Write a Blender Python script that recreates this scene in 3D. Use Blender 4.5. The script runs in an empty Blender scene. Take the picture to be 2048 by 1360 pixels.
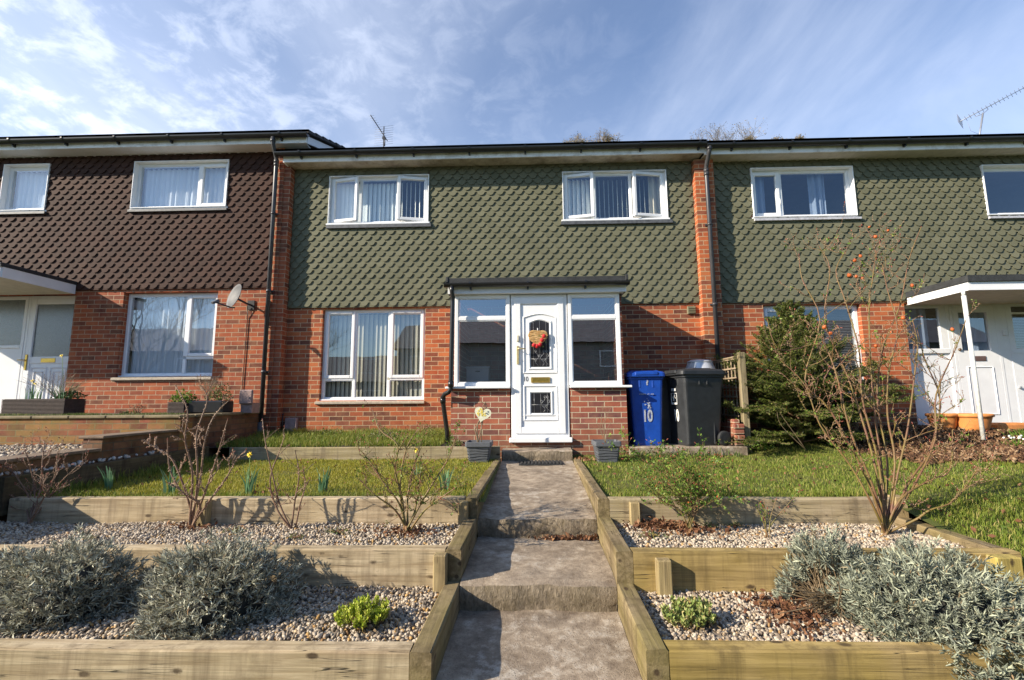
import bpy, math, random
import numpy as np
from mathutils import Vector, Matrix, Euler
random.seed(7)
rng = np.random.default_rng(7)
R = math.radians
scene = bpy.context.scene
COL = scene.collection

# ------------------------------------------------------------------ camera
YAW, PITCH, ROLL, FPX = .0293, .1261, -.0074, 920.0
CAMP = Vector((0.0, -7.63, 1.4))
_f = Vector((-math.sin(YAW)*math.cos(PITCH), math.cos(YAW)*math.cos(PITCH), math.sin(PITCH)))
_r0 = Vector((math.cos(YAW), math.sin(YAW), 0)); _u0 = _r0.cross(_f)
_rt = _r0*math.cos(ROLL) + _u0*math.sin(ROLL); _up = -_r0*math.sin(ROLL) + _u0*math.cos(ROLL)
cam = bpy.data.cameras.new("camera"); camo = bpy.data.objects.new("camera", cam); COL.objects.link(camo)
M = Matrix((_rt, _up, -_f)).transposed().to_4x4(); M.translation = CAMP
camo.matrix_world = M
cam.sensor_width = 36; cam.lens = FPX/2048*36; cam.clip_start = .05; cam.clip_end = 2000
scene.camera = camo

# ------------------------------------------------------------------ sky, sun, exposure
SUN_EL, SUN_AZ = R(26.75), R(66.3)          # azimuth to the left of the house front's normal
sd = Vector((-math.sin(SUN_AZ)*math.cos(SUN_EL), -math.cos(SUN_AZ)*math.cos(SUN_EL), math.sin(SUN_EL)))
w = bpy.data.worlds.new("World"); scene.world = w; w.use_nodes = True
nt = w.node_tree; nt.nodes.clear()
def wn(t, **k):
    n = nt.nodes.new(t)
    for a, b in k.items(): setattr(n, a, b)
    return n
sky = wn('ShaderNodeTexSky', sky_type='NISHITA', sun_disc=False, sun_elevation=SUN_EL, altitude=60, air_density=1.1, dust_density=.6, ozone_density=1.6)
sky.sun_rotation = math.atan2(sd.x, sd.y)
tc = wn('ShaderNodeTexCoord'); sep = wn('ShaderNodeSeparateXYZ'); nt.links.new(tc.outputs['Generated'], sep.inputs[0])
def wmath(op, a, b=None, c=None):
    n = wn('ShaderNodeMath', operation=op)
    for i, v in enumerate((a, b, c)):
        if v is None: continue
        if isinstance(v, (int, float)): n.inputs[i].default_value = v
        else: nt.links.new(v, n.inputs[i])
    return n.outputs[0]
zz = wmath('ADD', wmath('MAXIMUM', sep.outputs[2], 0.0), .16)
px, py = wmath('DIVIDE', sep.outputs[0], zz), wmath('DIVIDE', sep.outputs[1], zz)
cmb = wn('ShaderNodeCombineXYZ'); nt.links.new(px, cmb.inputs[0]); nt.links.new(py, cmb.inputs[1])
def wmap(scale, rot, loc):
    m = wn('ShaderNodeMapping'); m.inputs['Scale'].default_value = scale; m.inputs['Rotation'].default_value = rot; m.inputs['Location'].default_value = loc
    nt.links.new(cmb.outputs[0], m.inputs[0]); return m.outputs[0]
def wnoise(vec, s, d, r, dist=0):
    n = wn('ShaderNodeTexNoise'); n.inputs['Scale'].default_value = s; n.inputs['Detail'].default_value = d; n.inputs['Roughness'].default_value = r; n.inputs['Distortion'].default_value = dist
    nt.links.new(vec, n.inputs['Vector']); return n.outputs['Fac']
def wramp(v, a, b, lo=0.0, hi=1.0):
    n = wn('ShaderNodeMapRange'); n.interpolation_type = 'SMOOTHSTEP'
    nt.links.new(v, n.inputs[0]); n.inputs[1].default_value = a; n.inputs[2].default_value = b; n.inputs[3].default_value = lo; n.inputs[4].default_value = hi
    return n.outputs[0]
streak = wramp(wnoise(wmap((1.0, .66, 1), (0, 0, R(-60)), (2.3, .9, 0)), 1.0, 8, .58, .8), .34, .82)
puff = wramp(wnoise(wmap((1, 1, 1), (0, 0, R(25)), (5.1, 2.0, 0)), 8.5, 7, .62, .35), .44, .66)
veil = wramp(wnoise(wmap((1, .5, 1), (0, 0, R(-30)), (0, 7.7, 0)), .8, 4, .5), .25, .75)
leftness = wramp(px, 1.1, -1.9)
puffs = wmath('MULTIPLY', puff, wmath('POWER', leftness, 1.7))
total = wmath('ADD', wmath('ADD', wmath('MULTIPLY', streak, .36), wmath('MULTIPLY', puffs, .56)), wmath('MULTIPLY', wmath('MULTIPLY', veil, leftness), .34))
low = wramp(sep.outputs[2], .70, .26, .02, .22)
total = wmath('MULTIPLY', wmath('MINIMUM', wmath('ADD', total, low), .95), wramp(sep.outputs[1], -.35, .35, .10, 1.))
mixc = wn('ShaderNodeMix', data_type='RGBA'); nt.links.new(total, mixc.inputs['Factor'])
skb = wn('ShaderNodeMix', data_type='RGBA', blend_type='MULTIPLY'); skb.inputs['Factor'].default_value = 1
nt.links.new(sky.outputs[0], skb.inputs['A']); skb.inputs['B'].default_value = (1.10, 1.34, 1.66, 1)
nt.links.new(skb.outputs['Result'], mixc.inputs['A']); mixc.inputs['B'].default_value = (10.0, 10.8, 12.6, 1)
bg = wn('ShaderNodeBackground'); bg.inputs['Strength'].default_value = .066
nt.links.new(mixc.outputs['Result'], bg.inputs[0])
wo = wn('ShaderNodeOutputWorld'); nt.links.new(bg.outputs[0], wo.inputs[0])
sl = bpy.data.lights.new("sun", 'SUN'); sl.energy = 5.0; sl.angle = R(.5); sl.color = (1, .885, .72)
so = bpy.data.objects.new("sun", sl); COL.objects.link(so); so.rotation_euler = sd.to_track_quat('Z', 'Y').to_euler(); so.location = sd*30
scene.view_settings.view_transform = 'Standard'; scene.view_settings.look = 'None'; scene.view_settings.gamma = 1
scene.view_settings.exposure = .85
scene.render.engine = 'CYCLES'; scene.cycles.max_bounces = 8; scene.cycles.transparent_max_bounces = 16
scene.cycles.use_denoising = True

# ------------------------------------------------------------------ helpers
def at(x, y, Y):
    """point on the upright plane at depth Y that the photo shows at pixel x, y (used to measure the place)"""
    d = _rt*(x-1024) - _up*(y-680) + _f*FPX
    return CAMP + d*((Y-CAMP.y)/d.y)

def tag(o, label=None, cat=None, group=None, kind=None):
    if label: o['label'] = label
    if cat: o['category'] = cat
    if group: o['group'] = group
    if kind: o['kind'] = kind
    return o

def thing(name, loc, label, cat, group=None, rz=0, tilt=None):
    o = bpy.data.objects.new(name, None); COL.objects.link(o); o.location = loc
    o.rotation_euler = (tilt[0], tilt[1], rz) if tilt else (0, 0, rz)
    o.empty_display_size = .1
    tag(o, label, cat, group); return o

class MB:
    def __init__(s): s.v = []; s.f = []; s.sm = []
    def add(s, vs, fs, smooth=False):
        b = len(s.v); s.v.extend([tuple(p) for p in vs]); s.f.extend([tuple(i+b for i in f) for f in fs]); s.sm.extend([smooth]*len(fs)); return s
    def box(s, x0, x1, y0, y1, z0, z1, M=None):
        x0, x1 = sorted((x0, x1)); y0, y1 = sorted((y0, y1)); z0, z1 = sorted((z0, z1))
        vs = [Vector(p) for p in ((x0,y0,z0),(x1,y0,z0),(x1,y1,z0),(x0,y1,z0),(x0,y0,z1),(x1,y0,z1),(x1,y1,z1),(x0,y1,z1))]
        if M: vs = [M @ p for p in vs]
        return s.add(vs, [(0,3,2,1),(4,5,6,7),(0,1,5,4),(1,2,6,5),(2,3,7,6),(3,0,4,7)])
    def cbox(s, x0, x1, y0, y1, z0, z1, c=.005, M=None):
        """box with chamfered edges"""
        x0, x1 = sorted((x0, x1)); y0, y1 = sorted((y0, y1)); z0, z1 = sorted((z0, z1))
        c = min(c, (x1-x0)*.45, (y1-y0)*.45, (z1-z0)*.45)
        P = {}; vs = []
        for i, (x, sx) in enumerate(((x0, 1), (x1, -1))):
            for j, (y, sy) in enumerate(((y0, 1), (y1, -1))):
                for k, (z, sz) in enumerate(((z0, 1), (z1, -1))):
                    for a, q in enumerate(((x, y+sy*c, z+sz*c), (x+sx*c, y, z+sz*c), (x+sx*c, y+sy*c, z))):
                        P[(i,j,k,a)] = len(vs); vs.append(Vector(q))
        if M: vs = [M @ p for p in vs]
        g = lambda *a: P[a]
        fs = [(g(0,0,0,0),g(0,0,1,0),g(0,1,1,0),g(0,1,0,0)), (g(1,0,0,0),g(1,1,0,0),g(1,1,1,0),g(1,0,1,0)),
              (g(0,0,0,1),g(1,0,0,1),g(1,0,1,1),g(0,0,1,1)), (g(0,1,0,1),g(0,1,1,1),g(1,1,1,1),g(1,1,0,1)),
              (g(0,0,0,2),g(0,1,0,2),g(1,1,0,2),g(1,0,0,2)), (g(0,0,1,2),g(1,0,1,2),g(1,1,1,2),g(0,1,1,2))]
        for i in (0,1):
            for j in (0,1): fs.append((g(i,j,0,0),g(i,j,0,1),g(i,j,1,1),g(i,j,1,0)))
            for k in (0,1): fs.append((g(i,0,k,0),g(i,0,k,2),g(i,1,k,2),g(i,1,k,0)))
        for j in (0,1):
            for k in (0,1): fs.append((g(0,j,k,1),g(0,j,k,2),g(1,j,k,2),g(1,j,k,1)))
        for i in (0,1):
            for j in (0,1):
                for k in (0,1): fs.append((g(i,j,k,0),g(i,j,k,1),g(i,j,k,2)))
        return s.add(vs, fs)
    def quad(s, a, b, c, d, smooth=False): return s.add([a, b, c, d], [(0,1,2,3)], smooth)
    def tube(s, pts, rad, n=8, cap=True, smooth=True):
        pts = [Vector(p) for p in pts]; m = len(pts)
        if isinstance(rad, (int, float)): rad = [rad]*m
        vs = []; up = Vector((0, 0, 1)); last = None
        for i in range(m):
            t = (pts[min(i+1, m-1)] - pts[max(i-1, 0)])
            if t.length < 1e-9: t = Vector((0,0,1))
            t.normalize()
            if last is None:
                ref = Vector((1, 0, 0)) if abs(t.z) > .9 else up
                a = t.cross(ref).normalized()
            else:
                a = (last - t*last.dot(t))
                a = a.normalized() if a.length > 1e-6 else t.cross(up).normalized()
            last = a; b = t.cross(a)
            for k in range(n):
                q = 2*math.pi*k/n; vs.append(pts[i] + (a*math.cos(q) + b*math.sin(q))*rad[i])
        fs = [(i*n+k, i*n+(k+1) % n, (i+1)*n+(k+1) % n, (i+1)*n+k) for i in range(m-1) for k in range(n)]
        s.add(vs, fs, smooth)
        if cap:
            b0 = len(s.v)-m*n
            s.f.append(tuple(b0+k for k in reversed(range(n)))); s.sm.append(False)
            s.f.append(tuple(b0+(m-1)*n+k for k in range(n))); s.sm.append(False)
        return s
    def lathe(s, prof, c=(0,0,0), n=24, smooth=True, M=None):
        vs = []
        for r, z in prof:
            for k in range(n):
                q = 2*math.pi*k/n; p = Vector((c[0]+r*math.cos(q), c[1]+r*math.sin(q), c[2]+z)); vs.append(M @ p if M else p)
        m = len(prof)
        s.add(vs, [(i*n+k, i*n+(k+1) % n, (i+1)*n+(k+1) % n, (i+1)*n+k) for i in range(m-1) for k in range(n)], smooth)
        b0 = len(s.v)-m*n
        if prof[0][0] > 1e-4: s.f.append(tuple(b0+k for k in reversed(range(n)))); s.sm.append(False)
        if prof[-1][0] > 1e-4: s.f.append(tuple(b0+(m-1)*n+k for k in range(n))); s.sm.append(False)
        return s
    def prism(s, out, y0, y1, M=None):
        """outline of (x, z) extruded along y"""
        n = len(out); vs = [Vector((x, y0, z)) for x, z in out] + [Vector((x, y1, z)) for x, z in out]
        if M: vs = [M @ p for p in vs]
        return s.add(vs, [tuple(range(n)), tuple(reversed(range(n, 2*n)))] + [(i, i+n, (i+1) % n+n, (i+1) % n) for i in range(n)])
    def loft(s, rings, cap=True, smooth=False):
        n = len(rings[0]); m = len(rings); b0 = len(s.v)
        s.add([p for r in rings for p in r], [(i*n+k, i*n+(k+1) % n, (i+1)*n+(k+1) % n, (i+1)*n+k) for i in range(m-1) for k in range(n)], smooth)
        if cap:
            s.f.append(tuple(b0+k for k in reversed(range(n)))); s.sm.append(False)
            s.f.append(tuple(b0+(m-1)*n+k for k in range(n))); s.sm.append(False)
        return s
    def build(s, name, mat, parent=None, local=False):
        me = bpy.data.meshes.new(name)
        off = Vector((0, 0, 0))
        if parent is not None and not local:
            p = parent
            while p is not None: off += p.location; p = p.parent
        me.from_pydata([(p[0]-off.x, p[1]-off.y, p[2]-off.z) for p in s.v], [], s.f)
        me.polygons.foreach_set('use_smooth', s.sm)
        me.materials.append(mat); me.validate(); me.update()
        o = bpy.data.objects.new(name, me); COL.objects.link(o)
        if parent is not None: o.parent = parent
        return o

def np_mesh(name, V, F, mat, parent=None, smooth=False, local=False):
    """V (n,3) F (m,k)"""
    V = np.array(V, dtype=np.float32)
    if parent is not None and not local:
        p = parent
        while p is not None: V = V - np.array(p.location, dtype=np.float32); p = p.parent
    F = np.asarray(F, dtype=np.int32); k = F.shape[1]
    me = bpy.data.meshes.new(name); me.vertices.add(len(V)); me.vertices.foreach_set('co', V.ravel().astype(np.float32))
    me.loops.add(F.size); me.loops.foreach_set('vertex_index', F.ravel())
    me.polygons.add(len(F)); me.polygons.foreach_set('loop_start', np.arange(0, F.size, k, dtype=np.int32)); 
    me.polygons.foreach_set('loop_total', np.full(len(F), k, dtype=np.int32))
    if smooth: me.polygons.foreach_set('use_smooth', np.ones(len(F), dtype=bool))
    me.materials.append(mat); me.update(calc_edges=True)
    o = bpy.data.objects.new(name, me); COL.objects.link(o)
    if parent is not None: o.parent = parent
    return o

# ------------------------------------------------------------------ materials
class NM:
    """small node-material builder"""
    def __init__(s, name):
        s.m = bpy.data.materials.new(name); s.m.use_nodes = True; s.t = s.m.node_tree; s.t.nodes.clear()
        s.out = s.t.nodes.new('ShaderNodeOutputMaterial'); s.b = s.t.nodes.new('ShaderNodeBsdfPrincipled')
        s.t.links.new(s.b.outputs[0], s.out.inputs[0]); s.g = None
    def n(s, t, ins=None, **k):
        x = s.t.nodes.new(t)
        for a, b in k.items(): setattr(x, a, b)
        for a, b in (ins or {}).items(): s.put(x.inputs[a], b)
        return x
    def put(s, sock, v):
        if isinstance(v, bpy.types.NodeSocket): s.t.links.new(v, sock)
        else:
            if isinstance(v, tuple) and len(v) == 3 and sock.type == 'RGBA': v = v+(1,)
            sock.default_value = v
    def pos(s):
        if s.g is None: s.g = s.n('ShaderNodeNewGeometry')
        return s.g.outputs['Position']
    def island(s):
        s.pos(); return s.g.outputs['Random Per Island']
    def mapv(s, vec, scale=(1,1,1), rot=(0,0,0), loc=(0,0,0)):
        return s.n('ShaderNodeMapping', {'Vector': vec, 'Scale': scale, 'Rotation': rot, 'Location': loc}).outputs[0]
    def noise(s, scale, detail=4, rough=.6, vec=None, dist=0):
        return s.n('ShaderNodeTexNoise', {'Vector': vec if vec is not None else s.pos(), 'Scale': scale, 'Detail': detail, 'Roughness': rough, 'Distortion': dist}).outputs['Fac']
    def rng(s, v, a, b, lo=0., hi=1.):
        return s.n('ShaderNodeMapRange', {0: v, 1: a, 2: b, 3: lo, 4: hi}).outputs[0]
    def math(s, op, a, b=0., c=0.):
        return s.n('ShaderNodeMath', {0: a, 1: b, 2: c}, operation=op).outputs[0]
    def ramp(s, v, stops, interp='LINEAR'):
        r = s.n('ShaderNodeValToRGB', {0: v}); cr = r.color_ramp; cr.interpolation = interp
        while len(cr.elements) < len(stops): cr.elements.new(.5)
        for e, (p, c) in zip(cr.elements, stops): e.position = p; e.color = tuple(c)+(1,)
        return r.outputs[0]
    def mix(s, f, a, b, mode='MIX'):
        n = s.n('ShaderNodeMix', data_type='RGBA', blend_type=mode); s.put(n.inputs['Factor'], f); s.put(n.inputs['A'], a); s.put(n.inputs['B'], b)
        return n.outputs['Result']
    def bump(s, h, strength=.3, dist=.01, nrm=None):
        ins = {'Height': h, 'Strength': strength, 'Distance': dist}
        if nrm is not None: ins['Normal'] = nrm
        return s.n('ShaderNodeBump', ins).outputs[0]
    def done(s, color=None, rough=.6, metal=0., normal=None, spec=None):
        if color is not None: s.put(s.b.inputs['Base Color'], color)
        s.put(s.b.inputs['Roughness'], rough); s.put(s.b.inputs['Metallic'], metal)
        if normal is not None: s.put(s.b.inputs['Normal'], normal)
        if spec is not None: s.put(s.b.inputs['Specular IOR Level'], spec)
        return s.m

def m_plain(name, c, rough=.5, var=.12, nscale=9, metal=0., bump=0., spec=None, bscale=60):
    m = NM(name); n = m.noise(nscale, 5, .65)
    d = tuple(x*(1-var) for x in c); e = tuple(min(1, x*(1+var)) for x in c)
    col = m.mix(m.rng(n, .3, .7), d, e)
    nr = m.bump(m.noise(bscale, 4, .6), bump, .004) if bump else None
    return m.done(col, rough, metal, nr, spec)

def m_brick(name, cols, mortar, dirt=(.10,.09,.05), dirt_z=None, moss=0., shift=0.):
    m = NM(name); sp = m.n('ShaderNodeSeparateXYZ', {0: m.pos()})
    u = m.math('ADD', m.math('ADD', sp.outputs[0], sp.outputs[1]), shift)
    wob = m.noise(3, 2, .5)
    cz = m.math('ADD', sp.outputs[2], m.math('MULTIPLY', m.math('SUBTRACT', wob, .5), .006))
    vec = m.n('ShaderNodeCombineXYZ', {0: u, 1: cz, 2: 0.}).outputs[0]
    br = m.n('ShaderNodeTexBrick', {'Vector': vec, 'Color1': (0,0,0), 'Color2': (1,1,1), 'Mortar': (.5,.5,.5), 'Scale': 1., 'Mortar Size': .0054, 'Mortar Smooth': .12, 'Bias': 0., 'Brick Width': .225, 'Row Height': .075}, offset=.5)
    tint = m.ramp(br.outputs['Color'], cols)
    nv = m.noise(38, 5, .7); n2 = m.noise(7, 3, .6)
    tint = m.mix(m.rng(nv, .35, .8, 0, .45), tint, m.mix(.5, tint, (.05,.03,.03), 'MIX'))
    tint = m.mix(m.rng(n2, .3, .7, 0, .22), tint, (.62,.30,.14), 'MIX')
    mc = m.mix(m.rng(m.noise(22, 4, .7), .3, .75), tuple(x*.65 for x in mortar), mortar)
    col = m.mix(br.outputs['Fac'], tint, mc)
    if dirt_z:
        g = m.rng(m.math('ADD', sp.outputs[2], m.math('MULTIPLY', m.noise(3.5, 4, .6), .5)), dirt_z[0], dirt_z[1], .75, 0.)
        col = m.mix(g, col, m.mix(.6, col, dirt))
    if moss:
        g = m.rng(m.noise(2.6, 5, .7), .42, .72, 0, moss); col = m.mix(g, col, (.16,.15,.035))
    h = m.math('ADD', m.math('MULTIPLY', br.outputs['Fac'], -1.), m.math('MULTIPLY', nv, .45))
    return m.done(col, .85, 0., m.bump(h, .75, .006), .25)

RED = [(0, (.085,.026,.022)), (.16, (.17,.045,.029)), (.40, (.33,.066,.024)), (.66, (.43,.100,.033)), (.86, (.47,.140,.046)), (1, (.23,.055,.036))]
BR1 = m_brick('brick_house', RED, (.58,.41,.25), dirt_z=(.9, 1.5))
BR2 = m_brick('brick_darker', [(0, (.10,.030,.022)), (.25, (.18,.040,.024)), (.5, (.29,.060,.025)), (.8, (.38,.086,.031)), (1, (.25,.058,.034))], (.48,.35,.23), dirt_z=(.9, 1.4), shift=.06)
BRP = m_brick('brick_porch', [(0, (.10,.040,.050)), (.2, (.20,.062,.055)), (.45, (.30,.078,.050)), (.75, (.36,.095,.055)), (1, (.22,.08,.075))], (.62,.51,.36), dirt_z=(.9, 1.35), shift=.11)
BRM = m_brick('brick_mossy', [(0, (.10,.032,.022)), (.3, (.20,.060,.030)), (.6, (.26,.11,.036)), (.85, (.25,.145,.045)), (1, (.26,.06,.04))], (.26,.20,.11), moss=.8, shift=.03)

def m_tile(name, c, c2):
    m = NM(name); i = m.island()
    col = m.mix(i, c, c2); n = m.noise(90, 3, .7); n2 = m.noise(2.2, 5, .65)
    col = m.mix(m.rng(n2, .35, .75, 0, .5), col, tuple(x*.72 for x in c))
    col = m.mix(m.rng(n, .55, .8, 0, .35), col, tuple(min(1, x*1.9+.02) for x in c2))
    return m.done(col, .82, 0., m.bump(n, .35, .003), .3)
TG = m_tile('tile_green', (.122,.122,.076), (.158,.155,.100))
TB = m_tile('tile_brown', (.040,.018,.012), (.064,.028,.018))
UP = m_plain('upvc_white', (.80,.81,.82), .28, .03, 3, spec=.45)
UPD = m_plain('painted_white', (.74,.75,.77), .4, .06, 4)
def m_fascia():
    m = NM('fascia_weathered'); n = m.noise(6, 6, .7); n2 = m.noise(1.1, 3, .6)
    f = m.rng(m.math('MULTIPLY', n, m.math('ADD', n2, .55)), .50, .80)
    col = m.mix(f, (.86,.86,.85), (.55,.52,.47)); return m.done(col, .5)
FAS = m_fascia()
def m_soffit():
    m = NM('soffit_boards'); n = m.noise(3.2, 6, .72); n2 = m.noise(14, 3, .6)
    col = m.mix(m.rng(n, .45, .70), (.56,.50,.41), (.22,.17,.12)); col = m.mix(m.rng(n2, .55, .8, 0, .5), col, (.16,.13,.10))
    return m.done(col, .7)
SOF = m_soffit()
GUT = m_plain('gutter_black', (.018,.018,.019), .28, .2, 12, spec=.5)
PIPE = m_plain('pipe_grey_black', (.045,.045,.05), .38, .2, 6)
FELT = m_plain('roof_felt', (.030,.032,.034), .85, .4, 11, bump=.8, bscale=90)
ROOF = m_plain('roof_tile_dark', (.045,.040,.038), .8, .4, 7, bump=.5)
LEAD = m_plain('lead_flashing', (.085,.090,.098), .55, .5, 14, bump=.3)
RUB = m_plain('rubber_black', (.020,.021,.022), .7, .3, 30, bump=.3)
BINK = m_plain('bin_black', (.026,.028,.031), .48, .25, 10, bump=.35, bscale=160)
BINB = m_plain('bin_blue', (.006,.055,.33), .42, .2, 8, bump=.3, bscale=160)
WHT = m_plain('white_marking', (.74,.74,.72), .5, .12, 30)
GRYM = m_plain('grey_marking', (.33,.36,.42), .5, .5, 60)
BLKM = m_plain('black_marking', (.03,.03,.03), .4, .1)
BRASS = m_plain('brass', (.62,.42,.10), .28, .2, 40, metal=.85)
ALU = m_plain('aluminium', (.50,.51,.53), .35, .15, 20, metal=.7)
DRKM = m_plain('aerial_dark', (.035,.037,.045), .5, .2)
DISH = m_plain('dish_grey', (.075,.078,.085), .6, .25, 14)
TERR = m_plain('terracotta', (.60,.235,.065), .75, .28, 7, bump=.3, bscale=40)
POTG = m_plain('planter_grey', (.098,.105,.118), .6, .15, 16, bump=.2)
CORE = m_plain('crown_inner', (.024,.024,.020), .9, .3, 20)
SOIL = m_plain('soil', (.045,.030,.020), .95, .5, 30, bump=1, bscale=40)
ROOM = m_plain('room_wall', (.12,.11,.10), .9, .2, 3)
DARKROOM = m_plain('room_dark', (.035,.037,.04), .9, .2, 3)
DECK = m_plain('decking_dark', (.060,.043,.036), .8, .35, 22, bump=.5)
STONE = m_plain('slab_pink', (.30,.21,.19), .85, .25, 16, bump=.5)
SILLM = m_plain('stone_sill', (.42,.36,.28), .85, .25, 22, bump=.6)
SIGNY = m_plain('sign_cream', (.66,.66,.50), .6, .15, 30)

def m_glass(name, refl=.14, tint=(.86,.90,.92), rough=0.0, opaque=None):
    m = NM(name); m.t.nodes.remove(m.b)
    m.pos(); lw = m.n('ShaderNodeFresnel', {'IOR': m.math('SUBTRACT', 1.52, m.math('MULTIPLY', m.g.outputs['Backfacing'], 1.52-1/1.52))}).outputs[0]
    fac = m.math('MINIMUM', m.math('ADD', m.math('MULTIPLY', lw, 1.9), refl-.08), 1.)
    wob = m.bump(m.noise(2.2, 2, .5), .03, .02)
    gl = m.n('ShaderNodeBsdfGlossy', {'Color': (.92,.95,1), 'Roughness': rough, 'Normal': wob}).outputs[0]
    tr = m.n('ShaderNodeBsdfTransparent', {'Color': tint}).outputs[0]
    if opaque is not None:
        base = m.n('ShaderNodeBsdfDiffuse', {'Color': m.mix(m.rng(m.noise(95, 3, .7), .35, .7), tuple(x*.6 for x in opaque), opaque)}).outputs[0]
        tr = m.n('ShaderNodeMixShader', {0: .75, 1: tr, 2: base}).outputs[0]
    mx = m.n('ShaderNodeMixShader', {0: fac, 1: tr, 2: gl}).outputs[0]
    m.t.links.new(mx, m.out.inputs[0]); return m.m
GL = m_glass('window_glass', .20)
GLU = m_glass('window_glass_upper', .15, (.90,.94,.96))
GLP = m_glass('porch_glass', .30, (.62,.66,.68))
GLO = m_glass('obscure_glass', .10, (.5,.5,.5), .25, (.16,.18,.18))
GLD = m_glass('door_glass', .05, (.10,.10,.11))

def m_fabric(name, c, trans=.35):
    m = NM(name); m.t.nodes.remove(m.b)
    d = m.n('ShaderNodeBsdfDiffuse', {'Color': c+(1,)}).outputs[0]; t = m.n('ShaderNodeBsdfTranslucent', {'Color': c+(1,)}).outputs[0]
    mx = m.n('ShaderNodeMixShader', {0: trans, 1: d, 2: t}).outputs[0]
    m.t.links.new(mx, m.out.inputs[0]); return m.m
NET = m_fabric('net_curtain', (.88,.91,.95), .2)
BLINDC = m_fabric('blind_cream', (.70,.64,.50), .15)
BLINDG = m_fabric('blind_pale', (.90,.93,.89), .1)
CURT = m_fabric('curtain_bluegrey', (.34,.42,.56), .2)
VENB = m_plain('venetian_slat', (.40,.38,.36), .5, .1)

def m_wood(name, axis, base, dark, algae, amt=.5, zband=None):
    """weathered timber; grain along the axis 0/1/2"""
    m = NM(name); sc = [26, 26, 26]; sc[axis] = 1.3
    v = m.mapv(m.pos(), tuple(sc)); g = m.noise(1., 6, .62, v, .4)
    sc2 = [90, 90, 90]; sc2[axis] = 2.2
    g2 = m.noise(1., 3, .6, m.mapv(m.pos(), tuple(sc2)))
    col = m.mix(m.rng(g, .36, .64), dark, base)
    col = m.mix(m.rng(m.noise(1.9, 4, .6), .35, .7, 0, amt), col, algae)
    col = m.mix(m.rng(m.noise(5.5, 5, .7, m.mapv(m.pos(), (1, 1, 1), (0,0,0), (9, 3, 5))), .52, .74, 0, .6), col, tuple(x*.5 for x in dark))
    col = m.mix(m.rng(g2, .52, .75, 0, .35), col, tuple(x*.45 for x in dark))
    sk = [9, 9, 9]; sk[axis] = 4.4
    vo = m.n('ShaderNodeTexVoronoi', {'Vector': m.mapv(m.pos(), tuple(sk), (0,0,0), (.37, .21, .4)), 'Scale': 1., 'Randomness': 1.}).outputs['Distance']
    knot = m.rng(m.math('ADD', vo, m.math('MULTIPLY', m.noise(45, 4, .7), .12)), .15, .215, .9, 0.)
    col = m.mix(knot, col, (.055,.035,.02))
    sc3 = [34, 34, 34]; sc3[axis] = .9
    cr = m.math('ABSOLUTE', m.math('SUBTRACT', m.noise(1., 2, .45, m.mapv(m.pos(), tuple(sc3), (0,0,0), (3,1,2)), .2), .5))
    crack = m.rng(cr, .0, .007, 1, 0)
    crack = m.math('MULTIPLY', crack, m.rng(m.noise(2.3, 2, .5), .47, .55))
    col = m.mix(crack, col, (.03,.022,.015))
    st = m.noise(1., 4, .65, m.mapv(m.pos(), (13, 13, 1.0)))          # water stains running down
    col = m.mix(m.rng(st, .50, .70, 0, .70), col, tuple(x*.55 for x in dark))
    h = m.math('SUBTRACT', m.math('ADD', m.math('MULTIPLY', g, .7), m.math('MULTIPLY', g2, .35)), m.math('MULTIPLY', crack, 1.2))
    return m.done(col, .82, 0., m.bump(h, .55, .008), .25)
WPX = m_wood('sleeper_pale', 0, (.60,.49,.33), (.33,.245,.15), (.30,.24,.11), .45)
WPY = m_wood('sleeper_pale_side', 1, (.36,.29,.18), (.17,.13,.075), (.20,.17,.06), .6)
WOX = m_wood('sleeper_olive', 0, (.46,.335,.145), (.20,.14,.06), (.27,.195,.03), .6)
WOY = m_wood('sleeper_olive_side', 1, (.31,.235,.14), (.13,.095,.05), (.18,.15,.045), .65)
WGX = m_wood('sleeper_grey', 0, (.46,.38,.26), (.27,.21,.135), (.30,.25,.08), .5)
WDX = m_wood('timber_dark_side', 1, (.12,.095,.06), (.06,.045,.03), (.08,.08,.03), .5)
WPZ = m_wood('post_timber', 2, (.46,.35,.19), (.26,.19,.10), (.30,.26,.08), .4)
WYZ = m_wood('post_yellow', 2, (.46,.35,.11), (.24,.19,.07), (.40,.32,.05), .7)

def m_concrete():
    m = NM('concrete_path'); p = m.pos()
    a = m.noise(2.2, 8, .70, dist=.35); b = m.noise(11, 8, .74); c = m.noise(150, 3, .7); l = m.noise(1.0, 4, .6, m.mapv(p, (1,1,1), (0,0,0), (4,2,1)))
    col = m.mix(m.rng(b, .30, .70), (.16,.120,.085), (.48,.395,.295))
    col = m.mix(m.rng(a, .45, .66, 0, .62), col, (.080,.058,.042))
    eff = m.rng(m.math('ADD', m.math('MULTIPLY', b, .7), m.math('MULTIPLY', l, .6)), .68, .80, 0, .6)
    col = m.mix(eff, col, (.50,.455,.39))
    vo = m.n('ShaderNodeTexVoronoi', {'Vector': m.mapv(p, (1,1,1)), 'Scale': 75.}).outputs['Distance']
    pit = m.rng(vo, .05, .28, 1, 0)
    col = m.mix(m.math('MULTIPLY', pit, m.rng(b, .4, .6, .1, .8)), col, (.06,.048,.038))
    col = m.mix(m.rng(c, .55, .8, 0, .3), col, (.55,.50,.42))
    h = m.math('ADD', m.math('ADD', m.math('MULTIPLY', b, 1.4), m.math('MULTIPLY', c, .35)), m.math('MULTIPLY', pit, -.4))
    return m.done(col, .9, 0., m.bump(h, .6, .012), .2)
CONC = m_concrete()
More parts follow.
